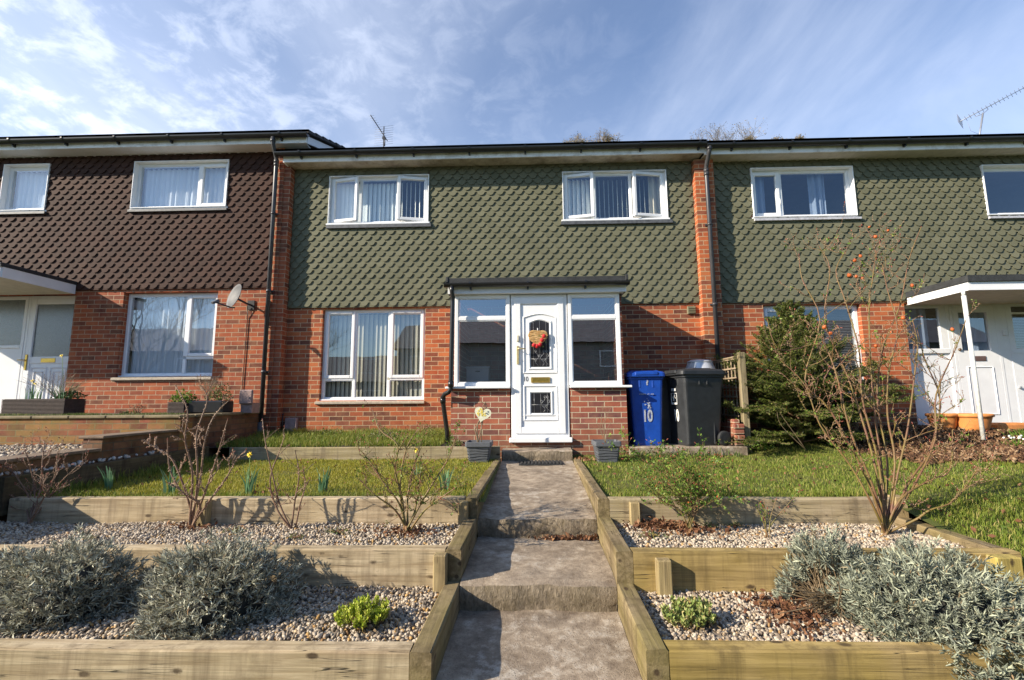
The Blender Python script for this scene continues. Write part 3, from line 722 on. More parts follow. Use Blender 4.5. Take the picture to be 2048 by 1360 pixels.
def wtext(body, wloc, size, mat, parent, **k):
    off = Vector((0, 0, 0)); p = parent
    while p is not None: off += p.location; p = p.parent
    return text(body, Vector(wloc)-off, size, mat, parent, **k)
q = at(1051.5, 758.5, PY); wtext('10', (q.x, PY+.0105, q.z), .095, BLKM, door, sx=.78)

# ---- left neighbour, brown tiles
H1 = thing('terraced_house', (-7.4, 0, 1.2), 'left terraced house with dark brown scalloped tiles and net curtains', 'house', 'houses of the brick terrace')
A1, A2, A3, AD = (-9.38, -8.535, 4.79, 5.66), (-6.965, -5.245, 4.79, 5.66), (-6.97, -5.30, 1.81, 3.275), (-10.9, -7.835, 1.2, 3.27)
shell(H1, -11.2, -4.331, .9, 5.98, [A1, A2, A3, AD], BR2)
cladding(-11.2, -4.335, 3.32, 5.79, [A1, A2]).build('hanging_tiles', TB, H1)
for A in (A1, A2): s = MB(); s.box(A[0]-.03, A[1]+.03, -.075, -.02, A[2]-.075, A[2]-.032); s.build('lead_flashing', LEAD, H1)
window(H1, *A1, .03, [(-9.38, -8.535, 4.79, 5.66, 'fixed')], GLU, [('net', -9.36, -8.55, 0, NET)], fr=.07, label='small upper window with net curtain at the picture edge')
window(H1, *A2, .03, [(-6.965, -5.81, 4.79, 5.66, 'fixed'), (-5.81, -5.245, 4.79, 5.66, 'sash')], GLU, [('net', -6.94, -5.27, 0, NET)], fr=.055, label='wide upper window with net curtain')
window(H1, *A3, .10, [(-6.97, -5.88, 1.81, 3.275, 'fixed'), (-5.88, -5.30, 1.81, 2.14, 'fixed'), (-5.88, -5.30, 2.14, 3.275, 'sash')], GL, [('net', -6.94, -5.33, 0, NET)], 'stone', fr=.055, label='ground floor window with net curtain reflecting trees')
s = MB(); s.box(-11.2, -3.73, -.312, -.29, 5.79, 5.92); s.build('fascia', FAS, H1)
s = MB(); s.box(-11.2, -3.75, -.29, -.001, 5.795, 5.807)
s.add([(-3.75, -.29, 5.79), (-3.75, 1.2, 5.79+1.49*.36), (-3.75, 1.2, 5.92+1.49*.372), (-3.75, -.29, 5.92), (-3.72, -.29, 5.79), (-3.72, 1.2, 5.79+1.49*.36), (-3.72, 1.2, 5.92+1.49*.372), (-3.72, -.29, 5.92)], [(0,1,2,3), (7,6,5,4), (0,4,5,1), (3,2,6,7), (0,3,7,4), (1,5,6,2)]); s.build('soffit', UPD, H1)
s = MB(); gutter(s, -11.2, -3.68, -.375, 5.92, .060); s.build('gutter', GUT, H1)
roof_mb(-11.2, -3.65, 5.94, ye=-.42).build('roof', ROOF, H1)
# gable of the taller roof above number 10's roof
s = MB(); s.add([(-4.15, -.02, 5.62), (-4.15, 4.6, 5.62+.1), (-4.15, 4.6, 7.6), (-4.15, -.02, 5.83)], [(0,1,2,3)]); s.build('gable_wall', BR2, H1)
# canopy and door
s = MB(); s.box(-7.82, -7.80, -1.17, -.045, 3.25, 3.41); s.box(-11.0, -7.82, -1.19, -1.17, 3.25, 3.41); s.build('canopy_fascia', UPD, H1)
s = MB(); s.box(-11.0, -7.79, -1.21, -.04, 3.412, 3.445); s.cbox(-7.83, -7.785, -1.215, -.04, 3.44, 3.47, .006); s.build('canopy_roof', FELT, H1)
s = MB(); s.box(-11.0, -7.82, -1.17, -.03, 3.255, 3.265)
for k in range(22): s.box(-11.0, -7.82, -1.15+k*.05, -1.145+k*.05, 3.252, 3.255)
s.build('canopy_soffit', m_plain('canopy_boards', (.60,.58,.48), .6, .1), H1)
dy = .10
s = MB(); ring(s, -10.88, -8.78, 1.2, 3.26, .06, dy, dy+.06); s.box(-10.82, -8.84, dy+.02, dy+.05, 1.26, 2.33); s.cbox(-10.82, -8.84, dy+.002, dy+.055, 2.33, 2.39, .006); sc_ = s.build('entrance_screen', UP, H1)
p = MB(); p.quad((-10.82, dy+.03, 2.39), (-8.84, dy+.03, 2.39), (-8.84, dy+.03, 3.2), (-10.82, dy+.03, 3.2)); p.build('pane', GLO, sc_)
s = MB(); ring(s, -8.775, -7.84, 1.2, 3.26, .05, dy, dy+.06); s.build('door_frame', UP, H1)
s = MB(); ring(s, -8.72, -7.83, 1.25, 3.21, .10, dy-.006, dy+.05); s.box(-8.62, -7.93, dy+.01, dy+.04, 1.3, 2.14); s.cbox(-8.62, -7.93, dy-.004, dy+.05, 2.06, 2.18, .005); d1 = s.build('door', UP, H1)
m_ = MB(); mould(m_, -8.60, -8.30, 1.38, 2.0, .03, dy+.01); mould(m_, -8.25, -7.95, 1.38, 2.0, .03, dy+.01); mould(m_, -8.54, -8.36, 1.45, 1.93, .03, dy+.01); mould(m_, -8.19, -8.01, 1.45, 1.93, .03, dy+.01); m_.build('moulding', UP, d1)
p = MB(); p.quad((-8.62, dy+.02, 2.18), (-7.93, dy+.02, 2.18), (-7.93, dy+.02, 3.11), (-8.62, dy+.02, 3.11)); p.build('pane', GLO, d1)
s = MB(); s.cbox(-8.42, -8.16, dy-.012, dy-.003, 2.075, 2.15, .004); s.build('letterbox', BRASS, d1)
s = MB(); s.cbox(-8.70, -8.66, dy-.02, dy-.005, 1.95, 2.22, .004); s.tube([(-8.68, dy-.02, 2.12), (-8.68, dy-.06, 2.12), (-8.78, dy-.06, 2.12)], .01, 6); s.build('door_handle', BRASS, d1)

# ---- right neighbour, green tiles
H3 = thing('terraced_house', (6.4, 0, .85), 'right terraced house with green scalloped tiles and flat canopy on a white post', 'house', 'houses of the brick terrace')
B1, B2, B3, BD = (3.89, 5.60, 4.41, 5.285), (7.735, 9.4, 4.375, 5.25), (3.95, 5.53, 1.43, 2.905), (6.235, 9.9, .86, 2.90)
shell(H3, 3.216, 10.4, .45, 5.62, [B1, B2, B3, BD], BR1)
cladding(3.218, 10.4, 2.94, 5.41, [B1, B2]).build('hanging_tiles', TG, H3)
FLP = m_plain('flashing_pale', (.45,.45,.48), .5, .3, 20)
for A in (B1, B2): s = MB(); s.box(A[0]-.0, A[1]+.05, -.078, -.02, A[2]-.07, A[2]-.035); s.build('window_flashing', FLP, H3)
window(H3, *B1, .04, [(3.89, 4.41, 4.41, 5.285, 'sash'), (4.41, 5.60, 4.41, 5.285, 'fixed')], GLU, [('curtain', 3.97, 4.22, 0, CURT), ('curtain', 4.98, 5.25, 0, CURT)], fr=.06, handle=True, label='upper window with blue-grey curtains drawn back')
window(H3, *B2, .04, [(7.735, 9.4, 4.375, 5.25, 'fixed')], GLU, None, fr=.06, label='upper window cut by the right edge of the picture')
window(H3, *B3, .08, [(3.95, 4.48, 1.43, 2.905, 'sash'), (4.48, 5.53, 1.43, 2.905, 'fixed')], GL, [('venetian', 4.0, 5.48, 0, VENB)], 'stone', fr=.06, label='ground floor window with venetian blind behind the conifer')
s = MB(); s.box(3.021, 10.4, -.313, -.29, 5.412, 5.54); s.build('fascia', FAS, H3)
s = MB(); s.box(3.021, 10.4, -.29, -.001, 5.417, 5.429); s.build('soffit', m_plain('soffit_cream', (.55,.50,.42), .7, .15), H3)
s = MB(); gutter(s, 3.035, 10.4, -.375, 5.545, .060); s.build('gutter', GUT, H3)
roof_mb(3.031, 10.4, 5.565, ye=-.42).build('roof', ROOF, H3)
s = MB(); s.box(6.25, 6.272, -1.10, -.055, 2.865, 2.985); s.box(6.272, 9.9, -1.10, -1.08, 2.8655, 2.985); s.build('canopy_fascia', UP, H3)
s = MB(); s.box(6.23, 9.9, -1.13, -.06, 2.987, 3.075); s.build('canopy_roof', FELT, H3)
s = MB(); s.box(6.272, 9.9, -1.08, -.002, 2.87, 2.88); s.build('canopy_soffit', m_plain('soffit_dark', (.40,.34,.27), .7, .15), H3)
s = MB(); s.tube([(6.245, -1.03, .72), (6.235, -1.03, 2.80)], .027, 12); s.tube([(6.235, -1.03, 2.80), (6.235, -1.03, 2.87)], .022, 10); s.build('canopy_post', m_plain('post_white', (.70,.70,.66), .5, .25, 22), H3)
dy = .10
s = MB(); ring(s, 6.25, 7.03, .86, 2.90, .06, dy, dy+.06); s.cbox(6.31, 6.97, dy-.004, dy+.055, 2.08, 2.16, .006); s.box(6.31, 6.97, dy+.025, dy+.05, .92, 2.08); s.box(6.86, 6.969, dy+.002, dy+.05, 2.16, 2.84)
s1 = s.build('entrance_screen', UPD, H3)
p = MB(); p.quad((6.31, dy+.03, 2.16), (6.86, dy+.03, 2.16), (6.86, dy+.03, 2.84), (6.31, dy+.03, 2.84)); p.build('pane', GL, s1)
p = MB(); wavy(p, 6.32, 6.72, 2.1, 2.84, dy+.08, .03, .12, 3); p.build('curtain', CURT, s1)
s = MB(); ring(s, 7.03, 7.80, .86, 2.90, .055, dy, dy+.06); s.build('door_frame', UPD, H3)

s2 = MB(); wall_cells(s2, 7.085, 7.745, .90, 2.845, [(7.17, 7.63, 2.12, 2.76)], dy, dy+.05); mould(s2, 7.20, 7.62, 1.08, 1.86, .02, dy); d3 = s2.build('door', UPD, H3)
p = MB(); p.quad((7.17, dy+.03, 2.12), (7.63, dy+.03, 2.12), (7.63, dy+.03, 2.76), (7.17, dy+.03, 2.76)); p.build('pane', GL, d3)
p = MB(); wavy(p, 7.17, 7.63, 2.12, 2.76, dy+.08, .03, .12, 5); p.build('curtain', CURT, d3)
s = MB(); s.cbox(7.30, 7.52, dy-.012, dy+.001, 1.95, 2.03, .004); s.build('letterbox', m_plain('letterbox_dark', (.12,.07,.06), .35, .3), d3)
s = MB(); s.lathe([(.0, -.03), (.022, -.025), (.024, -.01), (.012, 0)], (0, 0, 0), 12, True, Matrix.Translation((7.115, dy-.03, 2.14)) @ Matrix.Rotation(R(90), 4, 'X')); s.build('door_knob', m_plain('knob_bronze', (.16,.10,.06), .35, .2, metal=.5), d3)
s = MB(); s.box(7.80, 7.94, dy+.005, dy+.06, .86, 2.90); s.cbox(7.84, 7.91, dy-.02, dy+.004, 2.36, 2.45, .006); s.build('frame_post', UPD, H3)
s = MB(); wall_cells(s, 7.94, 9.9, .86, 2.90, [(8.03, 9.7, 2.15, 2.72), (8.03, 9.7, 2.75, 2.85)], dy, dy+.05); s.box(7.96, 9.9, dy-.01, dy+.0, 2.07, 2.10); s3 = s.build('utility_screen', UPD, H3)
p = MB(); p.quad((8.03, dy+.03, 2.15), (9.7, dy+.03, 2.15), (9.7, dy+.03, 2.85), (8.03, dy+.03, 2.85)); p.build('pane', GL, s3)
p = MB(); z = 2.17
while z < 2.72: p.quad((8.03, dy+.06, z), (9.7, dy+.06, z), (9.7, dy+.075, z+.010), (8.03, dy+.075, z+.010)); z += .027
p.build('venetian_blind', CURT, s3)
s = MB(); s.box(7.97, 8.0, dy-.03, dy, 1.5, 1.53); s.build('latch', ALU, s3)
# roof aerials, dish
A = thing('roof_aerial', (-2.98, 1.5, 6.2), 'small dark aerial on the middle roof with long reflector rods', 'aerial')
s = MB(); s.tube([(-2.98, 1.5, 6.2), at(768, 253, 1.5)], .011, 8); s.tube([at(772, 292, 1.5)+Vector((-.03, 0, 0)), at(770, 275, 1.5)+Vector((-.0, 0, 0))], .012, 6); s.build('mast', DRKM, A)
b0, b1 = at(741, 230, 1.2), at(775, 282, 1.7)
s = MB(); s.tube([b0, b1], .010, 6); s.cbox(*[v for c_, e in zip(at(768, 276, 1.55), (.035, .03, .03)) for v in (c_-e, c_+e)], .01); s.build('boom', DRKM, A)
s = MB()
for k in range(9):
    p = b0.lerp(b1, .04+k*.085); s.tube([p-Vector((.055, 0, .0)), p+Vector((.06, 0, .01))], .0028, 4)
for k in range(9):
    z = at(768, 253+k*4.5, 1.5).z; wd = .20; s.tube([(-2.98-wd, 1.5, z-.02), (-2.98+wd, 1.5, z+.02)], .0028, 4)
s.build('rods', m_plain('rod_grey', (.22,.23,.27), .5, .1), A)
A = thing('roof_aerial', (8.86, 1.0, 6.0), 'large pale many-element aerial on the right roof', 'aerial')
m0, m1 = at(1957, 284, 1.0), at(1966, 226, 1.0)
s = MB(); s.tube([m0+(m0-m1)*.5, m1], .016, 8); s.build('mast', ALU, A)
b0, b1 = at(1920, 243, 1.0), at(2078, 160, 1.25)
s = MB(); s.tube([b0, b1], .009, 6); s.tube([at(1951, 233, 1.0), at(1966, 228, 1.0), at(1977, 218, 1.0)], .006, 6)
c0, c1 = at(1955, 281, .98), at(1972, 268, .9); s.tube([c0, c1], .007, 6); s.build('boom', ALU, A)
s = MB(); bd = (b1-b0).normalized(); sd2 = Vector((.83, .5, -.32)).normalized()
for k in range(18):
    p = b0.lerp(b1, .07+k*.052); s.tube([p-sd2*.075, p+sd2*.075], .0035, 4)
for k in range(5):
    p = b0+Vector((0, 0, .075-k*.035)); s.tube([p-sd2*.13, p+sd2*.13], .0035, 4)
for t in (.1, .5, .95):
    p = c0.lerp(c1, t); s.tube([p-Vector((.075, 0, 0)), p+Vector((.075, 0, 0))], .0035, 4)
s.tube([at(1935, 245, .97), at(1942, 262, .97), at(1957, 268, 1.0)], .003, 4)
s.build('rods', m_plain('rod_grey2', (.20,.21,.25), .5, .1), A)
D = thing('satellite_dish', (-4.72, 0, 3.0), 'grey satellite dish on the brick beside the net-curtained window', 'satellite dish')
n = Vector((-.52, -.81, .27)).normalized(); ax = Vector((0, 0, 1)).cross(n).normalized(); ay = n.cross(ax)
Mx = Matrix((ax, ay, n)).transposed().to_4x4(); Mx.translation = Vector((-4.80, -.33, 3.11))
s = MB(); prof = [(0.0, -.045), (.06, -.042), (.12, -.030), (.17, -.012), (.20, .004), (.205, .002), (.17, -.018), (.12, -.037), (.06, -.050), (0.001, -.053)]
S_ = Matrix.Diagonal((1.0, 1.08, 1, 1)); s.lathe(prof, (0, 0, 0), 28, True, Mx @ S_); s.build('reflector', DISH, D)
lnb = at(430, 604, -.62)
s = MB(); bt = Mx @ Vector((0, -.20, -.02)); s.tube([bt+Vector((.05, .03, 0)), bt, lnb+Vector((.05, .02, -.02)), lnb], .012, 6); s.build('arm', PIPE, D)
s = MB(); dv = (Vector((-4.80, -.33, 3.11))-lnb).normalized(); s.tube([lnb-dv*.05, lnb+dv*.01, lnb+dv*.02, lnb+dv*.06], [.022, .022, .032, .032], 10); s.build('receiver', m_plain('lnb', (.12,.12,.13), .4, .3), D)
s = MB(); s.tube([(-4.78, -.30, 3.08), (-4.70, -.12, 3.02), (-4.70, -.01, 3.02)], .018, 8); s.box(-4.76, -4.64, -.02, -.001, 2.94, 3.10); s.build('bracket', PIPE, D)
s = MB(); s.tube([(-4.74, -.05, 3.0), (-4.745, -.012, 2.8), (-4.75, -.012, 2.2), (-4.76, -.012, 1.6), (-4.76, -.012, 1.3)], .006, 5); s.build('cable', GUT, D)

# ------------------------------------------------------------------ ground, path, terraces
def sheet(name, x0, x1, y0, y1, zf, mat, nx=24, ny=16, kind='structure', label=None, noise=.0):
    X, Y = np.meshgrid(np.linspace(x0, x1, nx), np.linspace(y0, y1, ny)); Z = np.vectorize(zf)(X, Y)+rng.normal(0, 1, X.shape)*noise
    V = np.stack([X, Y, Z], -1).reshape(-1, 3); i = np.arange(ny-1)[:, None]*nx+np.arange(nx-1)[None]; i = i.ravel()
    o = np_mesh(name, V, np.stack([i, i+1, i+nx+1, i+nx], 1), mat, smooth=True); tag(o, label, kind=kind); return o
def lerp(a, b, t): return a+(b-a)*min(1, max(0, t))
sheet('ground', -300, 300, -300, 300, lambda x, y: -.02, FARG, 20, 20)
def pc(y): return .135+(y+1.46)*(.135-.043)/(3.9)     # centre line of the path
PW = .462
def lawn_l(x, y): return lerp(.595, .61, (y+3.9)/2.3)
def bed_l(x, y): return lerp(.765, .87, (y+1.46)/1.4)
def lawn_r(x, y):
    base = lerp(.585, .605, (y+3.9)/2.6) if y < -1.3 else lerp(.605, .80, (y+1.3)/1.0)
    base += .10*min(1, max(0, (x-3.2)/2.2))*min(1, max(0, (y+3.6)/1.4))
    if y < -3.9: base = lerp(.585, .36, (-3.9-y)/1.0)
    return base
sheet('lawn', -4.19, -.33, -3.90, -1.48, lawn_l, TURF, 30, 20, label='left lawn')
sheet('flower_bed', -4.30, -1.0, -1.44, .03, bed_l, SOIL, 30, 12)
sheet('lawn', .60, 11, -3.88, .1, lawn_r, TURF, 60, 30)
sheet('lawn', 2.79, 9, -7, -3.86, lawn_r, TURF, 24, 20)
sheet('flower_bed', -6.0, -.49, -5.45, -4.6, lambda x, y: .262, GBASE, 10, 6)
sheet('flower_bed', -4.6, -.43, -4.62, -3.9, lambda x, y: .435, GBASE, 10, 6)
sheet('flower_bed', .60, 5.0, -5.45, -4.6, lambda x, y: .262 if x < 2.9 else .262, GBASE, 10, 6)
sheet('flower_bed', .63, 2.86, -4.62, -3.9, lambda x, y: .435, GBASE, 10, 6)
# concrete path with two steps and the door step
def slab(mb, rm, ya, yb, za, zb, rise):
    nx, ny = 22, 26; vs = []; W0 = PW+.0
    for j in range(ny):
        t = j/(ny-1); y = ya+(yb-ya)*t
        for i in range(nx):
            u = -1+2*i/(nx-1); x = pc(y)+u*W0
            z = za+(zb-za)*t + .004*math.sin(x*9+y*5)+.003*math.sin(x*23-y*17)
            if t < .05 and rise: z -= .012*(1-t/.05)+random.uniform(0, .005); 
            yy = y+(random.uniform(-.006, .006)+.008*math.sin(x*14) if j == 0 and rise else 0)
            vs.append((x, yy, z))
    mb.add(vs, [(j*nx+i, j*nx+i+1, (j+1)*nx+i+1, (j+1)*nx+i) for j in range(ny-1) for i in range(nx-1)], True)
    if rise:
        top = vs[:nx]; rows = 7; b = []
        for r in range(rows):
            t = r/(rows-1)
            for i, p in enumerate(top): b.append((p[0], p[1]-.012*math.sin(min(1, t*1.4)*math.pi)+.015*t*t*0+random.uniform(-.004, .004)*(0 < r < rows-1), p[2]-rise*t))
        rm.add(b, [(r*nx+i+1, r*nx+i, (r+1)*nx+i, (r+1)*nx+i+1) for r in range(rows-1) for i in range(nx-1)], True)
pm, rm = MB(), MB()
slab(pm, rm, -7.6, -4.745, .06, .168, 0)
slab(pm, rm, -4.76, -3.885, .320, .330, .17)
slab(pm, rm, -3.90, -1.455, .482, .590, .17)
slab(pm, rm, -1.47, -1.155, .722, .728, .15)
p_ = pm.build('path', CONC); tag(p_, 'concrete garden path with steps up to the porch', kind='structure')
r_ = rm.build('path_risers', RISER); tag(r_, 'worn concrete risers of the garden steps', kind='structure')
s = MB(); s.box(-.33, .62, -1.16, -1.05, .45, .795); s.build('path_threshold', BRP); bpy.data.objects['path_threshold']['kind'] = 'structure'
s = MB(); s.cbox(1.39, 2.98, -1.22, 0, .55, .735, .015); sb = s.build('bin_slab', CONC); tag(sb, 'low concrete slab under the wheelie bins', 'slab')

# timbers: every sleeper and post on its own
def sleeper(name, x0, x1, y0, y1, z0, z1, mat, label, cat='sleeper', group='timber sleepers edging the beds', M=None):
    mb = MB(); L = max(x1-x0, y1-y0); n = max(1, int(L/.35)); along = 0 if x1-x0 > y1-y0 else 1
    c = .007
    if name == 'sleeper':                                 # slightly uneven long edges
        rings = []
        for k in range(n+1):
            t = k/n; j = lambda s_=.0025: random.uniform(-s_, s_)
            if along == 0:
                x = x0+(x1-x0)*t; rings.append([(x, y0+j(), z0), (x, y0+j(), z1-c), (x, y0+c+j(), z1+j()), (x, y1-c+j(), z1+j()), (x, y1+j(), z1-c), (x, y1, z0)])
            else:
                y = y0+(y1-y0)*t; q = (lambda yy: (pc(yy)-pc(y0)) if abs(x0) < 1.2 else 0)(y)
                rings.append([(x1+q, y, z0), (x1+q+j(), y, z1-c), (x1-c+q+j(), y, z1+j()), (x0+c+q+j(), y, z1+j()), (x0+q+j(), y, z1-c), (x0+q, y, z0)])
        mb.loft(rings)
    else: mb.cbox(x0, x1, y0, y1, z0, z1, .006, M)
    o = mb.build(name, mat); tag(o, label, cat, group); return o
xl = lambda y: pc(y)-PW
xr = lambda y: pc(y)+PW
sleeper('sleeper', -6.2, xl(-5.45)-.10, -5.485, -5.39, .06, .305, WPX, 'long pale front sleeper with cracks left of the path')
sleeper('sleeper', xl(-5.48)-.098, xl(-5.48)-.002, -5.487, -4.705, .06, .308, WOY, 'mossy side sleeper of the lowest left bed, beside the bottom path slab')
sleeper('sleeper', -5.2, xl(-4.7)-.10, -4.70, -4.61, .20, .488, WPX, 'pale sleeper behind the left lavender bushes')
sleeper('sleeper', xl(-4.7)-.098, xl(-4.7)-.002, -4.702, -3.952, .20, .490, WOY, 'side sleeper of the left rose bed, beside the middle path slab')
sleeper('sleeper', -4.16, -2.60, -3.925, -3.845, .38, .632, WPX, 'sunlit pale sleeper behind the left roses, far half')
sleeper('sleeper', -2.598, xl(-3.9)-.10, -3.955, -3.865, .38, .636, WPX, 'pale sleeper below the left lawn, path half')
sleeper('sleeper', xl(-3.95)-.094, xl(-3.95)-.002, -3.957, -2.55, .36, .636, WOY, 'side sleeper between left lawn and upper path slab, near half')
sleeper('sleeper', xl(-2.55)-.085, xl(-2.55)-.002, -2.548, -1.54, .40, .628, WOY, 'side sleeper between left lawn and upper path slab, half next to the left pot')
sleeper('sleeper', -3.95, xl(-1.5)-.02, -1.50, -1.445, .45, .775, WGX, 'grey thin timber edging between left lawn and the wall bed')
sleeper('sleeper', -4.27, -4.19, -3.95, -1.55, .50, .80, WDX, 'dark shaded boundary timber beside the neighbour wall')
sleeper('sleeper', xr(-5.4)+.10, 4.6, -5.475, -5.385, .06, .318, WOX, 'long olive front sleeper right of the path under the lavender')
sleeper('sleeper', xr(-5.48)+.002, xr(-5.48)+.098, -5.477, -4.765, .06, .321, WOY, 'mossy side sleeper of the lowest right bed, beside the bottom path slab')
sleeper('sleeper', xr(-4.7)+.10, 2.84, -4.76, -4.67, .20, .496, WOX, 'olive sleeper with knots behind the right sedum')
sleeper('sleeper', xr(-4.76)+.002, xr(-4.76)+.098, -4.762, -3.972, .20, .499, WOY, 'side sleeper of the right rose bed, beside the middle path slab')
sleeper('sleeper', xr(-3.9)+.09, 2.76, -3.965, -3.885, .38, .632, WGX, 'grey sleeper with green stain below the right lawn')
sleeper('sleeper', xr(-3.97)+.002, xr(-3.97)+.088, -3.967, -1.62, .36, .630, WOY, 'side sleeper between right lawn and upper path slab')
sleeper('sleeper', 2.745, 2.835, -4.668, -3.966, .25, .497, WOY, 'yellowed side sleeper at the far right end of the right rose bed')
PG = 'short posts holding the sleepers'
def post(x, y, z0, z1, wx, wy, mat, label): sleeper('timber_post', x-wx/2, x+wx/2, y-wy/2, y+wy/2, z0, z1, mat, label, 'post', PG)
q = at(881, 1140, -4.73); post(q.x, -4.735, .20, .475, .078, .065, WPZ, 'brown post on the left sleeper behind the lavender, near the path')
post(-.49, -3.985, .40, .62, .075, .055, WPZ, 'post on the left lawn sleeper next to the path corner')
post(-2.52, -3.99, .40, .635, .10, .06, WPZ, 'dark stub post behind the tall left rose')
post(.785, -4.795, .20, .468, .082, .065, WPZ, 'pale post on the olive sleeper right of the path')
post(.81, -3.995, .40, .615, .075, .055, WPZ, 'pale post on the right lawn sleeper next to the path')
post(2.70, -4.80, .20, .492, .14, .07, WYZ, 'bright yellow corner post of the right beds')
post(2.80, -3.93, .38, .645, .09, .10, WPZ, 'grey corner post behind the big rose')

# neighbour's brick terrace, dividing wall, gravel
s = MB(); s.box(-11, -4.30, -1.95, -1.74, .6, 1.185); cw = s.build('garden_wall', BRM); tag(cw, 'low mossy brick retaining wall of the left neighbour terrace', 'wall')
cp = MB()
for k in range(14):
    x0 = -11+k*.48; cp.cbox(x0, min(x0+.472, -4.275), -1.975, -1.72, 1.187, 1.222, .008)
for k in range(3): cp.cbox(-4.53, -4.275, -1.715+k*.5, -1.715+k*.5+.492, 1.187, 1.222, .008)
cp.build('coping', m_plain('coping_stone', (.20,.16,.09), .9, .4, 9, bump=.6), cw)
sheet('terrace', -11, -4.5, -1.75, .02, lambda x, y: 1.205, EARTH, 20, 6)
s = MB(); s.box(-4.51, -4.30, -1.739, -.162, .6, 1.185); s.box(-4.50, -4.30, -3.0, -1.951, .55, 1.022); s.box(-4.50, -4.30, -7.0, -3.001, .1, .90); dw = s.build('garden_wall', m_brick('brick_divider_shaded', [(0, (.05,.026,.02)), (.5, (.10,.05,.034)), (1, (.15,.085,.055))], (.12,.095,.07), moss=.3, shift=.08)); tag(dw, 'stepped brick dividing wall between the left gardens, shade painted into its brick colour', 'wall')  # mossy brown brick, darkened further so the colour carries the shade of this side
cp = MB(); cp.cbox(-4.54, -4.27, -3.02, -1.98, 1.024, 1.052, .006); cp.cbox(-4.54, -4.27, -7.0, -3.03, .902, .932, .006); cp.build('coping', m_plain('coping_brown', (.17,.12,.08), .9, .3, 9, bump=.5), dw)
sheet('neighbour_bed', -11, -4.5, -3.95, -1.95, lambda x, y: .84, GBASE, 12, 6)
sheet('neighbour_ground', -11, -4.5, -7.2, -3.95, lambda x, y: .55, EARTH, 12, 6)

# ------------------------------------------------------------------ gravel, grass, litter
ICO_V = []; ph = (1+5**.5)/2
for a, b in ((-1, ph), (1, ph), (-1, -ph), (1, -ph)): ICO_V.append((a, b, 0))
for a, b in ((-1, ph), (1, ph), (-1, -ph), (1, -ph)): ICO_V.append((0, a, b))
for a, b in ((-1, ph), (1, ph), (-1, -ph), (1, -ph)): ICO_V.append((b, 0, a))
ICO_V = np.array(ICO_V)/math.hypot(1, ph)
ICO_V = np.array([(-1,ph,0),(1,ph,0),(-1,-ph,0),(1,-ph,0),(0,-1,ph),(0,1,ph),(0,-1,-ph),(0,1,-ph),(ph,0,-1),(ph,0,1),(-ph,0,-1),(-ph,0,1)])/math.hypot(1, ph)
ICO_F = np.array([(0,11,5),(0,5,1),(0,1,7),(0,7,10),(0,10,11),(1,5,9),(5,11,4),(11,10,2),(10,7,6),(7,1,8),(3,9,4),(3,4,2),(3,2,6),(3,6,8),(3,8,9),(4,9,5),(2,4,11),(6,2,10),(8,6,7),(9,8,1)])
def rotmats(n):
    q = rng.normal(size=(n, 4)); q /= np.linalg.norm(q, axis=1)[:, None]; a, b, c, d = q.T
    return np.stack([1-2*(c*c+d*d), 2*(b*c-a*d), 2*(b*d+a*c), 2*(b*c+a*d), 1-2*(b*b+d*d), 2*(c*d-a*b), 2*(b*d-a*c), 2*(c*d+a*b), 1-2*(b*b+c*c)], 1).reshape(-1, 3, 3)
def stones(name, x0, x1, y0, y1, z, n, r0, r1, mat, label, layers=.014):
    P = np.stack([rng.uniform(x0, x1, n), rng.uniform(y0, y1, n), z+rng.uniform(0, layers, n)], 1)
    P[:, 2] += .008*np.sin(P[:, 0]*5)*np.cos(P[:, 1]*7)
    r = r0+(r1-r0)*rng.random(n)**1.6
    S = r[:, None]*np.stack([rng.uniform(.9, 1.35, n), rng.uniform(.75, 1.1, n), rng.uniform(.5, .85, n)], 1)
    base = ICO_V[None]*(1+rng.normal(0, .13, (n, 12, 1)))*S[:, None, :]
    V = np.einsum('nij,nkj->nki', rotmats(n), base)+P[:, None, :]
    F = (ICO_F[None]+np.arange(n)[:, None, None]*12).reshape(-1, 3)
    return tag(np_mesh(name, V.reshape(-1, 3), F, mat, smooth=False), label, kind='stuff')
stones('gravel', -4.2, xl(-5)-.10, -5.39, -4.70, .262, 13000, .007, .0145, GRAVG, 'gravel around the left lavender')
stones('gravel', -4.45, xl(-4.3)-.10, -4.61, -3.93, .435, 14000, .007, .0140, GRAV, 'gravel under the left roses')
stones('gravel', xr(-5)+.10, 4.0, -5.385, -4.75, .262, 13500, .007, .0140, GRAV, 'pale gravel around the right lavender and sedum')
stones('gravel', xr(-4.3)+.10, 2.75, -4.67, -3.96, .435, 9000, .007, .0135, GRAV, 'pale gravel under the right roses')
stones('gravel', -7.8, -4.52, -3.6, -1.96, .84, 5200, .015, .030, GRAV, 'larger pebbles in the neighbour bed', .03)
stones('gravel', -4.32, -4.26, -3.9, -2.2, .80, 60, .012, .03, m_island('white_stones', [(0, (.45,.42,.38)), (1, (.72,.70,.66))], .7), 'white stones along the boundary timber', .02)

